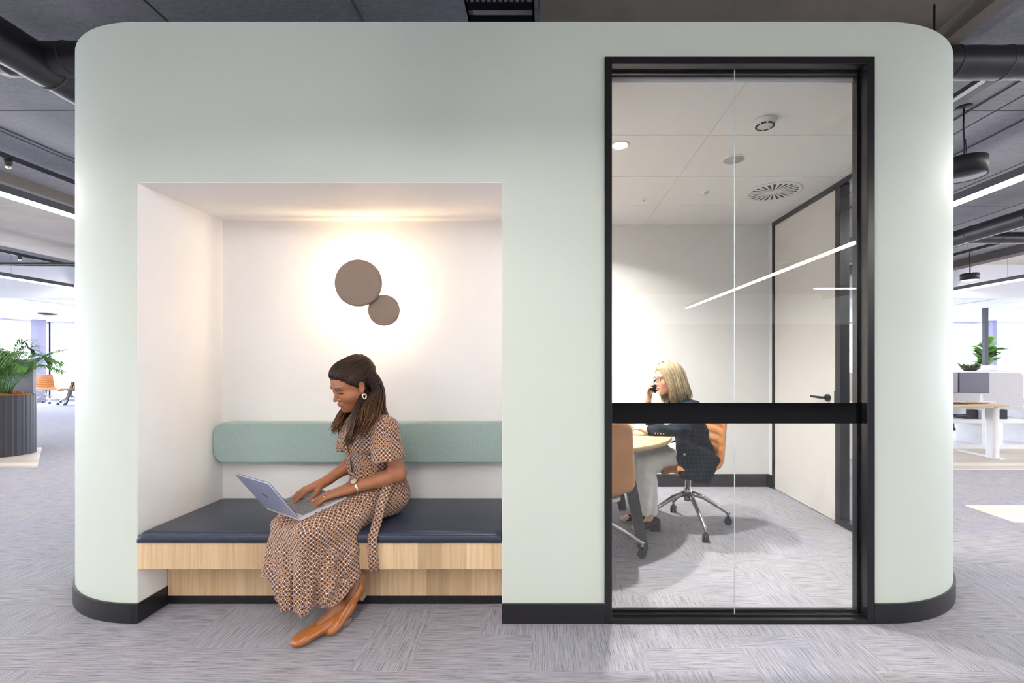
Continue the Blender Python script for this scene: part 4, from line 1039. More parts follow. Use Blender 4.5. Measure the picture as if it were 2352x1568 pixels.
# ---- hands
def hand_prims(wrist, palm_dir, palm_n, thumb_side, tips=None, L=.178, s=1.0, curl=(.5, .5, .5, .5), spread=1.0, thumb=None, k=.007):
    """palm_dir: wrist->knuckles, palm_n: out of the back of the hand, thumb_side: +1 thumb at (n x d) side."""
    w = V3(wrist); d = V3(palm_dir); d /= np.linalg.norm(d); n = V3(palm_n); n = n-d*(n@d); n /= np.linalg.norm(n); sd = np.cross(d, n)*thumb_side
    pl = .088*s; P = []
    for i, (a, b) in enumerate(((.030, .024), (.010, .009), (-.010, -.008), (-.028, -.022))):
        P.append(cap(w+sd*b*.75*s+d*.006, w+d*pl*(1-.03*abs(i-1))+sd*a*.92*s, .0145*s, .0110*s, k=.014))
    P.append(ecap(w-d*.03, w+d*.03, (.026*s, .019*s), (.033*s, .015*s), sd, k=.014))
    segs = ((.041, .026, .020), (.046, .030, .021), (.042, .028, .020), (.033, .021, .018))
    ends = []
    for i in range(4):
        base = w+d*pl*(1-.03*abs(i-1))+sd*(.030, .010, -.010, -.028)[i]*.92*s
        dirv = d+sd*(.12, .03, -.06, -.16)[i]*spread; dirv /= np.linalg.norm(dirv); ang = curl[i]*.55; r = (.0088, .0090, .0086, .0076)[i]*s; p = base; acc = 0
        for j, L_ in enumerate(segs[i]):
            acc += ang*(1.0 if j else .8); dd = dirv*math.cos(acc)-n*math.sin(acc); e = p+dd*L_*s
            P.append(cap(p, e, r*(1-.08*j), r*(1-.08*(j+1)), k=.0035 if j else .007)); p = e
        ends.append(p)
    tb = w+d*.024*s+sd*.024*s-n*.004
    if thumb is None: t1 = tb+(d*.75+sd*.75-n*.25)*.040*s; t2 = t1+(d*.90+sd*.25-n*.35)*.030*s; t3 = t2+(d*.92+sd*.05-n*.35)*.022*s
    else: t1, t2, t3 = [V3(x) for x in thumb]
    P += [cap(tb, t1, .0145*s, .0115*s, k=.012), cap(t1, t2, .0110*s, .0098*s, k=.005), cap(t2, t3, .0098*s, .0082*s, k=.004)]
    ends.append(t3); return P, ends
def locks(mb, guides, n, rad, jit, seed, colf, cols, seg=12, ns=6, wav=0.0, flat=.6):
    """tapered hair locks along blended guide curves"""
    g = np.random.RandomState(seed); G = [np.array([V3(p) for p in gd]) for gd in guides]
    def samp(gd, t):
        m = len(gd)-1; x = t*m; i = min(int(x), m-1); f = x-i; p0 = gd[max(i-1, 0)]; p1 = gd[i]; p2 = gd[i+1]; p3 = gd[min(i+2, m)]
        return .5*((2*p1)+(p2-p0)*f+(2*p0-5*p1+4*p2-p3)*f*f+(3*p1-p0-3*p2+p3)*f**3)
    for _ in range(n):
        u = g.uniform(0, len(G)-1.0001) if len(G) > 1 else 0; i = int(u); f = u-i; j0 = g.normal(size=3)*jit; j1 = g.normal(size=3)*jit*1.6; ph = g.uniform(0, 6.28); end = g.uniform(.86, 1.0)
        pts = []; rr = []
        for s_ in range(seg+1):
            t = s_/seg*end; a = samp(G[i], t); b = samp(G[min(i+1, len(G)-1)], t); p = a+(b-a)*f+j0*(1-t)+j1*t
            if wav: p = p+np.array([math.sin(t*9+ph), math.cos(t*8+ph), 0])*wav*t
            pts.append(Vector(p)); r0 = rad*g.uniform(.97, 1.03)*(min(1, .5+s_/seg*3))*(1-max(0, (s_/seg-.55)/.45)**1.5*.85); rr.append(max(.0006, r0))
        b0 = len(mb.v); mb.tube(pts, rr, ns, caps=True, flat=flat); shade = g.uniform(-1, 1)
        for s_ in range(seg+1):
            for _k in range(ns): cols.append(colf(pts[s_], s_/seg, shade))
        assert len(mb.v)-b0 == (seg+1)*ns
def build_locks(name, mb, cols, parent, org, extra=None):
    me = bpy.data.meshes.new(name); vs = [tuple(Vector(v)-Vector(org)) for v in mb.v]; fs = list(mb.f); cc = [tuple(c) for c in cols]
    if extra is not None:
        v, q, c = extra; b = len(vs); vs += [tuple(x-V3(org)) for x in v]; fs += [tuple(int(i)+b for i in f) for f in q]; cc += [tuple(x) for x in c]
    me.from_pydata(vs, [], fs); me.update(); me.polygons.foreach_set('use_smooth', [True]*len(fs))
    a = me.color_attributes.new('Col', 'FLOAT_COLOR', 'POINT'); arr = np.ones((len(vs), 4), np.float32); arr[:, :3] = np.array(cc); a.data.foreach_set('color', arr.ravel())
    me.materials.append(M['hair']); o = bpy.data.objects.new(name, me); COL.objects.link(o); o.parent = parent; return o
def bounds(pts, pad): p = np.array(pts); return p.min(0)-pad, p.max(0)+pad
# ------------------------------------------------------------------ woman with the laptop
F1 = V3((-.571, -.821, 0)); L1 = V3((.821, -.571, 0)); U = V3((0, 0, 1))
PO = (-.90, .22, .45)
P1 = empty('person', PO, 'seated woman in brown patterned dress typing on a laptop', 'person')
hip = V3((-.895, .285, .555)); hipL = hip+L1*.085; hipR = hip-L1*.085
kneeL = V3((-1.075, -.105, .475)); kneeR = V3((-1.245, .010, .475))
waist = hip+V3((-.015, .01, .17)); chest = V3((-.935, .235, .885)); neckb = V3((-.950, .205, .995))
shL = V3((-.815, .115, .945)); shR = V3((-1.075, .300, .945))
elL = V3((-.762, .150, .690)); wrL = V3((-.980, .066, .636))
elR = V3((-1.035, .325, .735)); wrR = V3((-1.165, .175, .640))
HO1 = V3((-.995, .135, 1.152)); HR1 = frame(math.radians(-130), math.radians(22), math.radians(-3)); HS1 = 1.04
ankF = V3((-1.000, -.035, .090)); ankB = V3((-.938, .080, .190))
body = []
hp, W1_ = head_prims(HO1, HR1, HS1, smile=.6)
body += hp
body += [cap(neckb+V3((0, 0, -.03)), HO1+HR1@V3((-.030, 0, -.055)), .055, .050, k=.03)]
body += [ecap(hip, waist, (.150, .105), (.115, .085), L1, k=.05), ecap(waist, chest, (.115, .085), (.135, .090), L1, k=.05), ecap(chest+L1*-.09, chest+L1*.09, (.055, .05), (.055, .05), U, k=.05)]
body += [cap(shL-L1*.06, shL-U*.01, .05, .045, k=.04), cap(shR+L1*.06, shR-U*.01, .05, .045, k=.04)]
body += [cap(shL, elL, .045, .039, k=.02), cap(elL, elL+(wrL-elL)*.35, .039, .038, k=.02), cap(elL+(wrL-elL)*.3, wrL, .038, .0235, k=.02)]
body += [cap(shR, elR, .045, .038, k=.02), cap(elR, elR+(wrR-elR)*.35, .038, .037, k=.02), cap(elR+(wrR-elR)*.3, wrR, .037, .0235, k=.02)]
body += [cap(hipL, kneeL, .075, .055, k=.03), cap(hipR, kneeR, .075, .055, k=.03)]
body += [cap(kneeL, ankB, .050, .031, k=.02), cap(kneeR, ankF, .050, .031, k=.02)]
# hands on the keyboard
def kb(u, v, h=0.0):
    q = H1+hv*u+bv*v+bn*h; return V3(q)
tgtL = kb(.30, .42, .008); dL = (tgtL-wrL); dL /= np.linalg.norm(dL)
nL = V3(bn)*1.0+V3((.0, 0, .25)); nL /= np.linalg.norm(nL)
hL, eL = hand_prims(wrL, V3((dL[0], dL[1], dL[2]+.10)), nL, +1, curl=(.62, .66, .62, .50), spread=1.3, s=1.13)
tgtR = kb(.74, .44, .008); dR = (tgtR-wrR); dR /= np.linalg.norm(dR)
hR, eR = hand_prims(wrR, V3((dR[0], dR[1], dR[2]+.14)), V3(bn), -1, curl=(.50, .75, .70, .62), spread=1.4, s=1.08)
body += hL+hR
# feet
def foot(ank, heel, toe, k=.015):
    a, h, t = V3(ank), V3(heel), V3(toe); d = t-h
    return [cap(a, h+V3((0, 0, .03)), .030, .026, k=k), cap(a, h+d*.62+V3((0, 0, .028)), .028, .020, k=k), ecap(h+d*.5+V3((0, 0, .016)), h+d*.86+V3((0, 0, .012)), (.028, .018), (.024, .010), np.cross(d, U), k=k)]
toeF = V3((-1.085, -.175, .012)); heelF = V3((-.972, -.005, .040))
toeB = V3((-.985, -.080, .010)); heelB = V3((-.934, .065, .118))
body += foot(ankF, heelF, toeF)+foot(ankB, heelB, toeB)
lo, hi = V3((-1.42, -.26, -.01)), V3((-.66, .44, 1.30))
v, q = mesh_sdf(body, lo, hi, .0027); v = relax(v, q, 2, .45)
SK1 = lc('9c6545')
col = head_colour(v, HO1, HR1, HS1, SK1, lc('93504a'), lc('2a1c18'), lc('2a1b18'), lc('a35d44'))
for e in eL+eR:
    m = np.exp(-(np.linalg.norm(v-e, axis=1)/.009)**2)[:, None]*.35; col = col*(1-m)+lc('d99b88')*m
npmesh('body', v, q, 'skin', P1, PO, col=col)
# dress
dress = [ecap(hip+F1*-.005, waist+F1*.026-L1*.006, (.145, .128), (.138, .126), L1, k=.05), ecap(waist+F1*.026-L1*.006, chest+F1*.016, (.138, .126), (.155, .124), L1, k=.05),
         ecap(chest-L1*.10, chest+L1*.10, (.068, .065), (.068, .065), U, k=.05),
         cap(neckb-U*.03, neckb+U*.012, .078, .058, k=.03),
         cap(shL-L1*.06+U*.0, shL, .055, .055, k=.03), cap(shR+L1*.06, shR, .055, .055, k=.03),
         ell(chest+F1*.075-U*.03+L1*.06, (.055, .055, .055), k=.04), ell(chest+F1*.075-U*.03-L1*.06, (.055, .055, .055), k=.04),
         cap(hipL-L1*.012, kneeL+U*.01, .092, .072, k=.05), cap(hipR, kneeR+U*.01, .095, .070, k=.05), cap((hipL+hipR)/2, (kneeL+kneeR)/2-U*.01, .09, .062, k=.05)]
# sleeves (flutter: flattened, wider at the hem)
slL = V3((-.782, .128, .765)); slR = V3((-1.075, .305, .780))
def cut(pr, p, n):
    p = V3(p); n = V3(n)/np.linalg.norm(n); g0 = pr.f
    pr.f = lambda P: np.maximum(g0(P), (P-p)@n); return pr
def cutplane(p, n, k=.004):
    p = V3(p); n = V3(n)/np.linalg.norm(n)
    return Prim(lambda P: -((P-p)@n), k, 'sub')
dress += [cut(ecap(shL+V3((-.005, .005, -.012)), slL+F1*.012-U*.05, (.064, .060), (.098, .074), F1, k=.022), slL+U*.012, (.10, 0, -1)), cut(ecap(shR+V3((0, 0, -.01)), slR+F1*.01-U*.05, (.054, .048), (.080, .062), F1, k=.022), slR+U*.012, (0, 0, -1))]
# skirt below the knees
def skirt_sdf(P):
    x, y, z = P.T
    t = np.clip((.50-z)/.36, 0, 1.25)                      # 0 at the knees, 1 at the hem
    A = np.stack([-1.255-.075*t, .010-.005*t], -1); Bp = np.stack([-1.085-.015*t, -.110-.015*t], -1); Cp = np.stack([-.985+.030*t, .015-.035*t], -1)
    r = .070-.015*t+.0*t
    q = np.stack([x, y], -1)
    def seg(a, b):
        ab = b-a; pa = q-a; h = np.clip((pa*ab).sum(1)/(ab*ab).sum(1), 0, 1); e = pa-ab*h[:, None]; cr = ab[:, 0]*pa[:, 1]-ab[:, 1]*pa[:, 0]; return np.hypot(e[:, 0], e[:, 1]), cr
    d1, c1_ = seg(A, Bp); d2, c2_ = seg(Bp, Cp); d3, c3_ = seg(Cp, A)
    ins = ((c1_ > 0) & (c2_ > 0) & (c3_ > 0)) | ((c1_ < 0) & (c2_ < 0) & (c3_ < 0))
    d = np.minimum(np.minimum(d1, d2), d3)*np.where(ins, -1, 1)-r
    cen = (A+Bp+Cp)/3; an = np.arctan2(q[:, 1]-cen[:, 1], q[:, 0]-cen[:, 0])
    fold = (.014*np.sin(an*7+1.0+z*4)+.008*np.sin(an*13+2.0-z*9)+.005*np.sin(an*21+z*6))*np.clip(t*1.4, 0, 1)
    d = d+fold
    hem = .140+.008*np.sin(an*7+1)
    hem = hem+.115/(1+np.exp(np.clip((x+1.285)/.008, -40, 40)))                       # short flap at the far knee
    hem = hem+np.clip((x+.995)/.12, 0, 1)*.080
    top = .50
    return np.maximum(np.maximum(d, (hem-z)), z-top)*.8
dress.append(Prim(skirt_sdf, .045))
# arms must stay clear : neckline opening
dress += [cap(neckb+F1*.035+U*.03, neckb+F1*.12-U*.055, .032, .010, k=.01, op='sub')]
lo, hi = V3((-1.50, -.30, .10)), V3((-.64, .46, 1.04))
v, q = mesh_sdf(dress, lo, hi, .0045); v = relax(v, q, 2, .5)
def wrinkle(v, n):
    x, y, z = v.T; d = np.zeros(len(v))
    # gathers at the waist
    wz = waist[2]; an = np.arctan2(y-waist[1], x-waist[0]); m = np.exp(-((z-wz+.02)/.05)**2); d += m*(.0035*np.sin(an*34+z*20)+.003*np.sin(an*19)) - .006*np.exp(-((z-wz+.02)/.018)**2)
    # torso blousing
    m = np.exp(-((z-.80)/.07)**2); d += m*(.004*np.sin(x*70+z*45)+.003*np.sin(y*80-z*60))
    # pull folds over the thighs and skirt
    m = np.clip((.62-z)/.1, 0, 1); s_ = (v-hip)@F1; w_ = (v-hip)@L1
    d += m*(.0028*np.sin(w_*45+s_*10+z*16)+.0018*np.sin(w_*80-s_*22+z*25))
    # sleeve creases
    m = np.exp(-(np.linalg.norm((v-(shL+slL)/2)*[1, 1, .6], axis=1)/.09)**2); d += m*(.0035*np.sin(z*70+x*60)+.0035*np.sin(an*22))
    # diagonal drag folds right side of skirt
    m = np.exp(-((x+.97)/.07)**2)*np.clip((.45-z)/.1, 0, 1); d += m*.007*np.sin((x*1.0-z*.55)*95)
    return v+n*d[:, None]
pl = []
for t_ in np.linspace(0, 1, 14):
    c_ = neckb+(waist-neckb)*t_; c_ = c_*1.0; c_[2] = .955-(.955-.700)*t_; rr = np.linspace(.02, .24, 90); P_ = c_[None]+(F1*1.0-L1*.02)[None]*rr[:, None]; w_ = np.nonzero(combine([p_ for p_ in dress if p_.op == 'add'], P_) < 0)[0]
    if len(w_): pl.append(Vector(P_[w_[-1]]+F1*.0035))
nrm = vnormals(v, q); v = wrinkle(v, nrm); nrm = vnormals(v, q)
# pattern coordinates: cloth laid in panels around the body, so the print keeps its scale
def cloth_uv(v, q, up_thr=.62):
    sm = vnormals(relax(v, q, 25, .6), q); fn = sm[q].mean(1); fn /= np.maximum(np.linalg.norm(fn, axis=1), 1e-9)[:, None]
    P = v[q]; uv = np.zeros((len(q), 4, 2)); az = np.arctan2(fn[:, 1], fn[:, 0]); base = math.atan2(F1[1], F1[0]); sec = np.round((az-base)/(PI/6)); a = base+sec*PI/6
    t = np.stack([-np.sin(a), np.cos(a), 0*a], -1); uv[..., 0] = ((P-hip)*t[:, None]).sum(-1); hor = np.sqrt(np.maximum(.15, 1-fn[:, 2]**2)); uv[..., 1] = P[..., 2]
    sl = (np.abs(fn[:, 2]) > .45) & (np.abs(fn[:, 2]) <= .8); o = np.stack([np.cos(a), np.sin(a), 0*a], -1)
    vd = np.where(fn[:, 2:3] > 0, -1, 1)*o*.6+np.array([0, 0, .8]); uv[sl, :, 1] = ((P-hip)*vd[:, None]).sum(-1)[sl]
    up = np.abs(fn[:, 2]) > .8; uv[up, :, 0] = ((P-hip)@L1)[up]; uv[up, :, 1] = -((P-hip)@F1)[up]
    return uv.reshape(-1, 2)
npmesh('dress', v, q, 'dress', P1, PO, uv=cloth_uv(v, q))
mpl = MB(); mpl.tube(pl, .0022, 6); mpl.build('placket_shadow', plain('placket_shade_brown', '3c221d', .8), P1, org=PO)  # dark tube stands for the shadow along the dress opening
# tie belt hanging at the side
def ribbon_strip(name, pts, wdt, side, mat, parent, org, thick=.0025):
    m = MB(); n = len(pts); side = Vector(side).normalized(); vs = []
    P_ = [Vector(p) for p in pts]; 
    for i, p in enumerate(P_):
        d = (P_[min(i+1, n-1)]-P_[max(i-1, 0)]).normalized(); s_ = (side-d*side.dot(d)).normalized(); nn = d.cross(s_)*thick
        w_ = wdt if isinstance(wdt, (int, float)) else wdt[i]
        vs += [p-s_*w_-nn, p+s_*w_-nn, p+s_*w_+nn, p-s_*w_+nn]
    fs = [(0, 1, 2, 3), tuple((n-1)*4+k for k in (3, 2, 1, 0))]
    for i in range(n-1):
        for k in range(4): fs.append((i*4+k, i*4+(k+1) % 4, (i+1)*4+(k+1) % 4, (i+1)*4+k))
    m.add(vs, fs, True); o = m.build(name, mat, parent, org=org)
    l = o.data.uv_layers.new(name='UVMap'); L = [0]
    for i in range(1, n): L.append(L[-1]+(P_[i]-P_[i-1]).length)
    for lp in o.data.loops:
        i, k = divmod(lp.vertex_index, 4); l.data[lp.index].uv = ((-.022 if k in (0, 3) else .0225), L[i])
    return o
bp = [(-.800, .115, .655), (-.805, .085, .62), (-.812, .062, .585), (-.820, .045, .54), (-.826, .028, .49), (-.830, .002, .455), (-.833, -.018, .42), (-.832, -.022, .36), (-.828, -.020, .30), (-.826, -.020, .262)]
ribbon_strip('tie_belt', bp, .022, (1, .25, 0), 'dress', P1, PO)
# hair
hcol = lambda p, t, s_: tuple(np.clip(lc('2b1a13')*(1-t*.4)*(1+.35*s_)+lc('855a36')*max(0, t-.28)*(.60+.5*s_), .003, 1))
def h1(p): return W1_(p)
hm = MB(); hc = []
capP = [ell(h1((-.030, 0, .045)), V3((.102, .083, .085))*HS1, HR1, k=.02), ell(h1((.012, 0, .075)), V3((.070, .066, .050))*HS1, HR1, k=.03), ell(h1((-.075, 0, -.005)), V3((.050, .072, .085))*HS1, HR1, k=.03),
        ell(h1((-.062, 0, .090)), V3((.048, .050, .040))*HS1, HR1, k=.03),
        cap(h1((.012, .066, .012)), h1((.026, .060, .045)), .018, .022, k=.015), cap(h1((.006, -.066, .020)), h1((.020, -.058, .045)), .020, .022, k=.015),
        ell(h1((.108, 0, -.005)), V3((.050, .085, .075))*HS1, HR1, k=.008, op='sub'),
        ell(h1((.060, .070, -.045)), V3((.062, .05, .070))*HS1, HR1, k=.008, op='sub'), ell(h1((.060, -.070, -.045)), V3((.062, .05, .070))*HS1, HR1, k=.008, op='sub'),
        ell(h1((-.002, .090, -.006)), V3((.022, .022, .034))*HS1, HR1, k=.006, op='sub')]
bb = bounds([HO1], .20); cv, cq = mesh_sdf(capP, bb[0], bb[1], .0035); cv = relax(cv, cq, 1)
cl = (cv-HO1)@HR1; stri = np.sin(cl[:, 1]*900+cl[:, 2]*160)*.5+np.sin(cl[:, 2]*700-cl[:, 1]*300)*.5
cv = cv+vnormals(cv, cq)*(stri*.0006)[:, None]
ccol = lc('25170f')[None]*(1+.22*stri[:, None])
guidesL = [[h1((-.052, .062, .045)), h1((-.050, .082, -.010)), h1((-.045, .083, -.06)), V3((-.915, .075, 1.04)), V3((-.905, .035, .975)), V3((-.945, .020, .885))],
           [h1((-.068, .056, .050)), h1((-.072, .078, -.005)), h1((-.068, .080, -.06)), V3((-.893, .105, 1.04)), V3((-.875, .045, .985)), V3((-.915, .022, .895))],
           [h1((-.085, .046, .055)), h1((-.094, .068, .0)), h1((-.096, .068, -.06)), V3((-.870, .135, 1.03)), V3((-.858, .070, .995)), V3((-.900, .035, .930))]]
locks(hm, guidesL, 130, .0060, .0055, 1, hcol, hc, wav=.006)
guidesM = [[h1((-.02, .055, -.03)), V3((-.945, .055, 1.045)), V3((-.965, .030, .97)), V3((-.975, .022, .90)), V3((-.985, .030, .84))],
           [h1((-.04, .060, -.02)), V3((-.925, .065, 1.035)), V3((-.940, .030, .965)), V3((-.955, .018, .89)), V3((-.960, .022, .875))]]
locks(hm, guidesM, 40, .0050, .006, 2, hcol, hc, wav=.006)
guidesR = [[h1((-.03, -.062, .0)), h1((-.030, -.075, -.06)), V3((-1.070, .215, 1.03)), V3((-1.090, .170, .965)), V3((-1.115, .160, .915))],
           [h1((-.04, -.055, .0)), h1((-.035, -.060, -.08)), V3((-1.045, .205, 1.02)), V3((-1.065, .150, .955)), V3((-1.085, .140, .900))]]
locks(hm, guidesR, 80, .0058, .006, 3, hcol, hc, wav=.008)
guidesB = [[h1((-.085, .045, .06)), h1((-.115, .040, .0)), h1((-.125, .035, -.07)), V3((-.855, .185, 1.015)), V3((-.815, .185, .965))],
           [h1((-.095, .0, .06)), h1((-.130, .0, .0)), h1((-.140, .0, -.07)), V3((-.875, .265, 1.01)), V3((-.860, .290, .93))],
           [h1((-.085, -.045, .05)), h1((-.110, -.045, -.02)), h1((-.110, -.045, -.09)), V3((-.95, .30, 1.00)), V3((-.93, .325, .92))]]
locks(hm, guidesB, 130, .0068, .006, 4, hcol, hc, wav=.003)
dk = lambda p, t, s_: tuple(np.clip(lc('2a1a12')*(1+.45*s_)+lc('6b4226')*max(0, s_-.55)*.5, .003, 1))
def combed(mb, cols, starts, end, n, rad, seed, lift, W, O, R, prims, colf, C=(-.02, 0, .03)):
    g = np.random.RandomState(seed); adds = [p for p in prims if p.op == 'add']; S = np.array(starts); rr = np.linspace(.04, .17, 66)
    for _ in range(n):
        u = g.uniform(0, len(S)-1.001); i = int(u); s0 = S[i]+(S[i+1]-S[i])*(u-i)+g.normal(size=3)*.003; e0 = np.array(end)+g.normal(size=3)*.007; pts = []; rad_ = []
        for k in range(12):
            t = k/11; l = s0*(1-t)+e0*t; d = l-np.array(C); d /= np.linalg.norm(d); P = np.array([W(np.array(C)+d*r) for r in rr]); v = combine(adds, P); w = np.nonzero(v < 0)[0]
            r = rr[w[-1]] if len(w) else .08
            pts.append(Vector(W(np.array(C)+d*(r+lift*(.3+.7*math.sin(PI*min(1, t*1.1+.05)))+.002)))); rad_.append(rad*min(1, .45+t*3)*(1-.25*t))
        sh = g.uniform(-1, 1); mb.tube(pts, rad_, 5, caps=True, flat=.7)
        for k in range(12):
            for _k in range(5): cols.append(colf(pts[k], k/11, sh))
hl = [(.036, .067, .030), (.044, .064, .040), (.058, .058, .052), (.076, .042, .074), (.084, .020, .086), (.086, 0, .089), (.084, -.020, .086), (.076, -.042, .074), (.058, -.058, .052), (.036, -.068, .022), (.034, -.067, .012)]
combed(hm, hc, hl, (-.112, 0, .050), 330, .0032, 5, .004, h1, HO1, HR1, capP, dk)
hl2 = [(.000, .075, .050), (.040, .060, .090), (.058, .020, .108), (.058, -.020, .108), (.040, -.060, .090), (.000, -.075, .050)]
combed(hm, hc, hl2, (-.112, 0, .050), 190, .0034, 6, .006, h1, HO1, HR1, capP, dk)
build_locks('hair', hm, hc, P1, PO, (cv, cq, ccol))
# shoes
def shoe(name, heel, toe, ank, parent, org, roll=0):
    h, t, a = V3(heel), V3(toe), V3(ank); d = t-h; L = np.linalg.norm(d); dn = d/L; sd = np.cross(dn, U); sd /= np.linalg.norm(sd); up = np.cross(sd, dn)
    def Q(s_, w_, z_): return h+dn*L*s_+sd*w_+up*z_
    pr = [ecap(Q(-.02, 0, .022), Q(.42, 0, .014), (.034, .038), (.038, .031), sd, k=.02), ecap(Q(.40, 0, .014), Q(.84, 0, .012), (.041, .031), (.041, .024), sd, k=.02), ell(Q(.92, .0, .011), (.040, .038, .022), np.stack([dn, sd, up], 1), k=.015),
          ecap(Q(-.07, 0, .03), Q(-.09, 0, .062), (.026, .018), (.022, .010), sd, k=.015),
          ell(Q(.22, 0, .072), (.085, .028, .040), np.stack([dn, sd, up], 1), k=.006, op='sub'), ell(Q(.50, 0, .066), (.060, .027, .032), np.stack([dn, sd, up], 1), k=.006, op='sub'),
          cutplane(Q(0, 0, -.012), -up, k=.004)]
    b = bounds([h, t], .09); v, q = mesh_sdf(pr, b[0], b[1], .003); v = relax(v, q, 2); o = npmesh(name, v, q, 'shoe', parent, org)
    m = MB(); hb = h-up*.012; top = [Q(-.10, -.022, -.012), Q(-.10, .022, -.012), Q(.14, .022, -.012), Q(.14, -.022, -.012)]
    zb = max(0.0, min(.5, h[2]-.052)); 
    bot = [p-up*(.030) for p in top]; bot = [p+dn*(.008 if i < 2 else -.010) for i, p in enumerate(bot)]
    m.add([Vector(p) for p in top+bot], [(0, 1, 2, 3), (7, 6, 5, 4), (0, 4, 5, 1), (1, 5, 6, 2), (2, 6, 7, 3), (3, 7, 4, 0)]); m.build('shoe_heel', plain('stacked_heel', '8b7a66', .5), o, org=org, bevel=.003)
    return o
shoe('shoe', heelF+V3((0, 0, -.002)), toeF+V3((-.022, -.024, .004)), ankF, P1, PO); shoe('shoe', heelB, toeB+V3((-.01, -.02, .006)), ankB, P1, PO)
# jewellery
er = h1((.006, .093, -.046)); m = MB(); Rr = HR1
ring = [Vector(er+Rr@V3((.0095*math.cos(t), 0, .0125*math.sin(t)))) for t in np.linspace(0, 2*PI, 25)]
m.tube(ring, .0042, 10, caps=False); m.build('earring', 'pale_gold', P1, org=PO, label='chunky pale gold hoop earring')
wd = (wrL-elL); wd /= np.linalg.norm(wd); 
def band(c, d, r, w_, mat, name, lab=None, flat=1.0):
    m = MB(); c = Vector(c); d = Vector(d).normalized(); a = d.cross(Vector((0, 0, 1))).normalized(); b = a.cross(d)
    vs = []; N = 32
    for k, (rr, ww) in enumerate(((r, -w_), (r+.0025, -w_*.9), (r+.0025, w_*.9), (r, w_))):
        for j in range(N): t = 2*PI*j/N; vs.append(c+a*math.cos(t)*rr+b*math.sin(t)*rr*flat+d*ww)
    m.add(vs, [(k*N+j, k*N+(j+1) % N, ((k+1) % 4)*N+(j+1) % N, ((k+1) % 4)*N+j) for k in range(4) for j in range(N)], True); return m.build(name, mat, P1, org=PO, label=lab)
wt = band(wrL-wd*.034, wd, .0300, .0055, 'pale_gold', 'watch', 'pale gold watch with mesh strap', .92)
upv = Vector(np.cross(np.cross(wd, U), wd)); fc = Vector(wrL-wd*.034)+upv*.0285+Vector((-.004, -.008, 0)); m = MB(); m.cyl(fc, fc+upv*.007+Vector((0, -.003, 0)), .0155, n=28); m.build('watch_case', 'pale_gold', wt, org=PO)
band(wrL-wd*.012, wd, .0295, .0022, plain('red_thread', 'c94a42', .7), 'bracelet', 'thin red thread bracelet', .85)

kn = V3(wrL)+0*U; rp = hL[16 if len(hL) > 16 else -1]
dLn = V3((dL[0], dL[1], dL[2]+.10)); dLn /= np.linalg.norm(dLn); nLn = nL-dLn*(nL@dLn); nLn /= np.linalg.norm(nLn); sLn = np.cross(dLn, nLn)
rb_ = wrL+dLn*.0875*1.13-sLn*.010*.94+(dLn-sLn*.06*1.3)*.018-nLn*.004; band(rb_, dLn, .0095, .0022, 'gold', 'finger_ring')
# ------------------------------------------------------------------ woman on the phone
PO2 = (1.15, 1.335, .45)
P2 = empty('person', PO2, 'seated woman in dark check blazer holding a phone to her ear', 'person')
F2 = V3((-1, 0, 0)); L2 = V3((0, -1, 0))
hp2 = V3((1.165, 1.335, .565)); wa2 = V3((1.155, 1.335, .72)); ch2 = V3((1.110, 1.335, .875)); nb2 = V3((1.060, 1.335, .975))
sL2 = V3((1.115, 1.175, .925)); sR2 = V3((1.075, 1.495, .925)); eL2 = V3((1.015, 1.110, .785)); wL2 = V3((.775, 1.150, .768))
eR2 = V3((.895, 1.520, .775)); wR2 = V3((.835, 1.445, .965))
kL2 = V3((.775, 1.220, .510)); kR2 = V3((.755, 1.440, .515)); aL2 = V3((.800, 1.235, .10)); aR2 = V3((.745, 1.430, .10))
HO2 = V3((.968, 1.335, 1.150)); HR2 = frame(math.radians(-168), math.radians(6)); HS2 = 1.02
b2, W2_ = head_prims(HO2, HR2, HS2)
b2 += [cap(nb2+V3((0, 0, -.03)), HO2+HR2@V3((-.03, 0, -.06)), .052, .048, k=.03), ecap(hp2, wa2, (.14, .095), (.105, .08), L2, k=.05), ecap(wa2, ch2, (.105, .08), (.13, .085), L2, k=.05)]
b2 += [cap(nb2-U*.03, sL2, .05, .042, k=.04), cap(nb2-U*.03, sR2, .05, .042, k=.04), cap(sL2, eL2, .042, .036, k=.02), cap(eL2, wL2, .036, .024, k=.02), cap(sR2, eR2, .042, .036, k=.02), cap(eR2, wR2, .036, .024, k=.02)]
b2 += [cap(hp2+L2*.08, kL2, .07, .05, k=.03), cap(hp2-L2*.08, kR2, .07, .05, k=.03), cap(kL2, aL2, .045, .030, k=.02), cap(kR2, aR2, .045, .030, k=.02)]
h2, e2 = hand_prims(wL2, (-1, .05, .45), (0.35, -.75, .7), +1, curl=(.8, 1.0, 1.1, 1.2), s=.94)
h3, e3 = hand_prims(wR2, (.06, -.06, 1), (-.75, .62, 0), -1, curl=(.50, .62, .75, .95), s=.92, spread=.8, thumb=((.862, 1.440, 1.035), (.882, 1.428, 1.052), (.902, 1.420, 1.062)))
b2 += h2+h3
b2 += [ecap(aL2-U*.03, V3((.70, 1.225, .030)), (.032, .030), (.032, .018), L2, k=.02), ecap(aR2-U*.03, V3((.645, 1.42, .030)), (.032, .030), (.032, .018), L2, k=.02)]
v, q = mesh_sdf(b2, V3((.52, 1.03, -.01)), V3((1.36, 1.62, 1.32)), .0036); v = relax(v, q, 2, .4)
col = head_colour(v, HO2, HR2, HS2, lc('dcab94'), lc('c0736c'), lc('8b6a50'), lc('5d4438'), lc('d98c7a'))
npmesh('body', v, q, 'skin', P2, PO2, col=col)
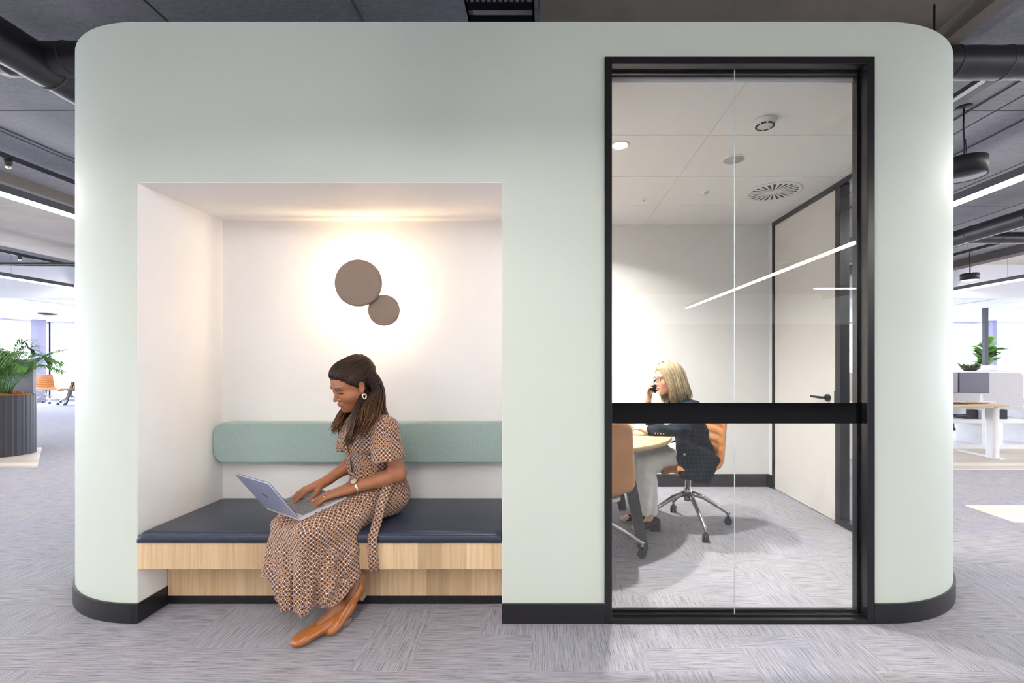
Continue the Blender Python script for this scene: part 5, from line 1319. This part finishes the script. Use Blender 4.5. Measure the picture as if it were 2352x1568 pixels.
bz = [ecap(hp2, wa2, (.175, .135), (.135, .110), L2, k=.05), ecap(wa2, ch2, (.135, .110), (.160, .120), L2, k=.05), cap(nb2-U*.05, sL2, .075, .062, k=.04), cap(nb2-U*.05, sR2, .075, .062, k=.04), ecap(ch2+L2*.08, ch2-L2*.08, (.075, .075), (.075, .075), U, k=.05),
      cap(sL2, eL2, .060, .056, k=.03), cap(eL2, wL2+V3((.01, 0, 0)), .056, .041, k=.025), cap(sR2, eR2, .060, .054, k=.03), cap(eR2, wR2-V3((0, 0, .055)), .054, .040, k=.025),
      cap(nb2-U*.02, nb2+U*.010+V3((.012, 0, 0)), .068, .056, k=.02), cap(nb2+V3((-.06, 0, .03)), nb2+V3((-.10, 0, -.10)), .040, .012, k=.015, op='sub'),
      ecap(V3((1.16, 1.155, .60)), V3((1.095, 1.100, .430)), (.150, .045), (.115, .022), (1, 0, 0), k=.03),
      ecap(V3((1.16, 1.50, .60)), V3((1.14, 1.545, .46)), (.12, .045), (.09, .02), (1, 0, 0), k=.03),
      ecap(V3((1.03, 1.17, .66)), V3((1.035, 1.105, .44)), (.05, .03), (.045, .014), (1, 0, 0), k=.03),
      ecap(V3((1.22, 1.335, .60)), V3((1.24, 1.335, .52)), (.16, .08), (.16, .07), L2, k=.04)]
v, q = mesh_sdf(bz, V3((.66, .98, .33)), V3((1.42, 1.68, 1.07)), .0055); v = relax(v, q, 2, .5); n_ = vnormals(v, q); x, y, z = v.T
d_ = .004*np.sin(x*45+z*70)*np.exp(-((z-.80)/.12)**2)+.003*np.sin(x*60-z*40+y*30)+.003*np.sin(z*90+x*20)*(x < 1.0)
v = v+n_*d_[:, None]; npmesh('blazer', v, q, 'blazer', P2, PO2)
tr = [cap(hp2+L2*.085, kL2, .090, .070, k=.012), cap(hp2-L2*.085, kR2, .090, .070, k=.012), ecap(hp2, hp2+U*.04, (.15, .11), (.14, .10), L2, k=.04),
      ecap(kL2+U*.01, V3((.790, 1.235, .135)), (.068, .062), (.074, .056), (1, 0, 0), k=.015), ecap(kR2+U*.01, V3((.735, 1.430, .135)), (.068, .062), (.074, .056), (1, 0, 0), k=.015), cutplane((0, 0, .125), (0, 0, -1)), ]
v, q = mesh_sdf(tr, V3((.60, 1.08, .06)), V3((1.36, 1.60, .72)), .0055); v = relax(v, q, 2); n_ = vnormals(v, q); x, y, z = v.T
d_ = (.004*np.sin(x*70+y*20)+.003*np.sin(x*110-z*12))*(z < .5)+.003*np.sin(z*60+x*35)
v = v+n_*d_[:, None]; npmesh('trousers', v, q, 'trouser', P2, PO2)
# blond hair
hm = MB(); hc = []
def h2_(p): return W2_(p)
hcol2 = lambda p, t, s_: tuple(np.clip(lc('a08f74')*(1+.36*s_)*(1-.12*math.cos(t*9+s_*5)), .02, 1))
capP = [ell(h2_((-.026, 0, .042)), V3((.102, .084, .085))*HS2, HR2, k=.02), ell(h2_((-.070, 0, -.02)), V3((.055, .074, .090))*HS2, HR2, k=.03), ell(h2_((.02, 0, .075)), V3((.066, .062, .048))*HS2, HR2, k=.03),
        ell(h2_((.108, 0, .000)), V3((.052, .070, .082))*HS2, HR2, k=.008, op='sub'), ell(h2_((.075, 0, -.07)), V3((.075, .07, .075))*HS2, HR2, k=.008, op='sub')]
bb = bounds([HO2], .2); cv, cq = mesh_sdf(capP, bb[0], bb[1], .0045); cv = relax(cv, cq, 1)
cl = (cv-HO2)@HR2; stri = np.sin(cl[:, 0]*800+cl[:, 2]*60); cv = cv+vnormals(cv, cq)*(stri*.001)[:, None]; ccol = lc('8f8066')[None]*(1+.25*stri[:, None])
for sg, sd_ in ((1, 21), (-1, 22)):
    G = [[h2_((.072, .012*sg, .090)), h2_((.066, .052*sg, .050)), h2_((.048, .080*sg, -.02)), h2_((.035, .084*sg, -.09)), h2_((.028, .076*sg, -.185))],
         [h2_((.050, .014*sg, .118)), h2_((.035, .072*sg, .070)), h2_((.020, .093*sg, -.02)), h2_((.012, .096*sg, -.09)), h2_((.000, .088*sg, -.205))],
         [h2_((.010, .014*sg, .128)), h2_((-.01, .078*sg, .080)), h2_((-.022, .099*sg, -.02)), h2_((-.030, .104*sg, -.09)), h2_((-.042, .100*sg, -.205))],
         [h2_((-.045, .012*sg, .126)), h2_((-.06, .070*sg, .075)), h2_((-.072, .092*sg, -.02)), h2_((-.088, .096*sg, -.09)), h2_((-.110, .090*sg, -.185))],
         [h2_((-.085, .008*sg, .100)), h2_((-.115, .045*sg, .040)), h2_((-.125, .055*sg, -.03)), h2_((-.140, .058*sg, -.09)), h2_((-.155, .058*sg, -.165))],
         [h2_((-.095, .0, .090)), h2_((-.130, .010*sg, .035)), h2_((-.142, .012*sg, -.03)), h2_((-.155, .012*sg, -.09)), h2_((-.165, .010*sg, -.150))]]
    locks(hm, G, 260, .0052, .0040, sd_, hcol2, hc, seg=10, ns=5, wav=.0015)
build_locks('hair', hm, hc, P2, PO2, (cv, cq, ccol))
# glasses
m = MB()
for sg in (1, -1):
    ring = []
    for t in np.linspace(0, 2*PI, 25):
        c_, s_ = math.cos(t), math.sin(t); e_ = .72; ring.append(Vector(W2_((.098-.010*abs(.033+.026*c_)/.06, sg*(.033+.025*math.copysign(abs(c_)**e_, c_)), .000+.019*math.copysign(abs(s_)**e_, s_)))))
    m.tube(ring, .0017, 6, caps=False)
    m.tube([Vector(W2_((.090, sg*.058, .010))), Vector(W2_((.04, sg*.078, .010))), Vector(W2_((-.005, sg*.082, .006)))], .0016, 6)
m.tube([Vector(W2_((.096, .009, .004))), Vector(W2_((.100, 0, .008))), Vector(W2_((.096, -.009, .004)))], .0016, 6)
m.build('glasses', 'black_frame', P2, org=PO2)
def on_blazer(x, z):
    ys_ = np.linspace(.98, 1.35, 150); P_ = np.stack([ys_*0+x, ys_, ys_*0+z], -1); w_ = np.nonzero(combine(bz, P_) < 0)[0]; return ys_[w_[0]]-.004 if len(w_) else 1.1
m = MB()
for i in range(4): m.lathe([(.0065, 0), (.0055, .004), (.001, .0055)], (.812+.019*i, on_blazer(.812+.019*i, .757), .757), 12, True, Matrix.Rotation(PI/2, 3, 'X'))
m.build('cuff_button', 'gold', P2, org=PO2)
m = MB(); m.lathe([(.011, 0), (.010, .004), (.001, .006)], (1.030, on_blazer(1.030, .600), .600), 16, True, Matrix.Rotation(PI/2, 3, 'X')); m.build('blazer_button', 'gold', P2, org=PO2)
# shoes : black, pale toe
def shoe2(h, t, y):
    sd = V3((0, 1, 0)); dn = V3((-1, 0, 0)); pr = [ecap((h, y, .062), (h-.10, y, .048), (.033, .042), (.034, .032), sd, k=.02), ecap((h-.08, y, .045), (t, y, .022), (.036, .030), (.032, .016), sd, k=.02), ell((h-.10, y, .105), (.062, .024, .05), k=.006, op='sub'), cutplane((0, 0, .006), (0, 0, -1))]
    b = (V3((t-.07, y-.07, -.01)), V3((h+.07, y+.07, .14))); v, q = mesh_sdf(pr, *b, .004); v = relax(v, q, 2); o = npmesh('shoe', v, q, 'black_matte', P2, PO2)
    m = MB(); m.box(h-.045, h+.028, y-.028, y+.028, .0, .050); m.build('shoe_heel', 'black_matte', o, org=PO2, bevel=.006)
    v, q = mesh_sdf([ell((t-.008, y, .024), (.036, .033, .019)), cutplane((0, 0, .006), (0, 0, -1))], V3((t-.07, y-.06, -.01)), V3((t+.06, y+.06, .07)), .004); npmesh('toe_cap', relax(v, q, 1), q, plain('nude_leather', 'c9b294', .4), o, PO2)
shoe2(.850, .705, 1.228); shoe2(.795, .650, 1.425)
# phone
ph = V3((.911, 1.428, 1.108)); ax = V3((.66, .05, .75)); ax /= np.linalg.norm(ax); nrm_ = V3((-.25, -1, .1)); nrm_ -= ax*(ax@nrm_); nrm_ /= np.linalg.norm(nrm_); sdx = np.cross(ax, nrm_)
R = Matrix(np.stack([sdx, ax, nrm_], 1).tolist()); PH = empty('smartphone', ph, 'black smartphone held to the ear of the woman in the blazer', 'phone')
m = MB(); m.prism([tuple(p) for p in rrect(-.036, .036, -.075, .075, .009, 6)], -.0042, .0042); m.v = [tuple(R @ Vector(v)) for v in m.v]; m.build('phone_body', 'black_matte', PH, bevel=.0015)
m = MB(); m.prism([tuple(p) for p in rrect(-.033, .033, -.072, .072, .007, 6)], .0043, .0047); m.v = [tuple(R @ Vector(v)) for v in m.v]; m.build('display', 'band', PH)
# ------------------------------------------------------------------ every wire, ring, rod and key its own mesh
def split_loose(o, name=None):
    me = o.data; n = len(me.vertices); par = list(range(n))
    def find(a):
        while par[a] != a: par[a] = par[par[a]]; a = par[a]
        return a
    for p in me.polygons:
        vs = list(p.vertices); r = find(vs[0])
        for v in vs[1:]: par[find(v)] = r
    grp = {}
    for p in me.polygons: grp.setdefault(find(p.vertices[0]), []).append(p)
    if len(grp) < 2: return
    for k, ps in grp.items():
        ids = sorted({v for p in ps for v in p.vertices}); mp = {v: i for i, v in enumerate(ids)}
        m2 = bpy.data.meshes.new(name or o.name.split('.')[0])
        m2.from_pydata([me.vertices[i].co[:] for i in ids], [], [[mp[v] for v in p.vertices] for p in ps]); m2.update()
        m2.polygons.foreach_set('use_smooth', [p.use_smooth for p in ps])
        for mt in me.materials: m2.materials.append(mt)
        c = bpy.data.objects.new(name or o.name.split('.')[0], m2); COL.objects.link(c); c.parent = o.parent; c.location = o.location
        for md in o.modifiers:
            if md.type == 'BEVEL':
                q = c.modifiers.new('bevel', 'BEVEL'); q.width = md.width; q.segments = md.segments; q.limit_method = md.limit_method; q.angle_limit = md.angle_limit
    bpy.data.objects.remove(o)
SPLIT = {'joint_ring', 'suspension_wire', 'hanger_rod', 'threaded_rod', 'support_bracket', 'sensor_slot', 'cuff_button', 'side_port'}
for o in list(bpy.data.objects):
    if o.type == 'MESH' and o.parent is not None and o.name.split('.')[0] in SPLIT: split_loose(o)
for o in list(bpy.data.objects):
    if o.type == 'MESH' and o.name == 'keys':
        o.parent = bpy.data.objects['keyboard_bed']; split_loose(o, 'key')
# ------------------------------------------------------------------ render look
vs_ = SC.view_settings; SC.display_settings.display_device = 'sRGB'
vs_.view_transform = 'Standard'; vs_.look = 'None'; vs_.gamma = 1.0; vs_.exposure = EXPOSURE; vs_.use_curve_mapping = False
SC.cycles.use_denoising = True
SC.cycles.max_bounces = 8; SC.cycles.diffuse_bounces = 5; SC.cycles.glossy_bounces = 4; SC.cycles.transparent_max_bounces = 16
SC.cycles.caustics_reflective = False; SC.cycles.caustics_refractive = False
SC.cycles.sample_clamp_indirect = 8
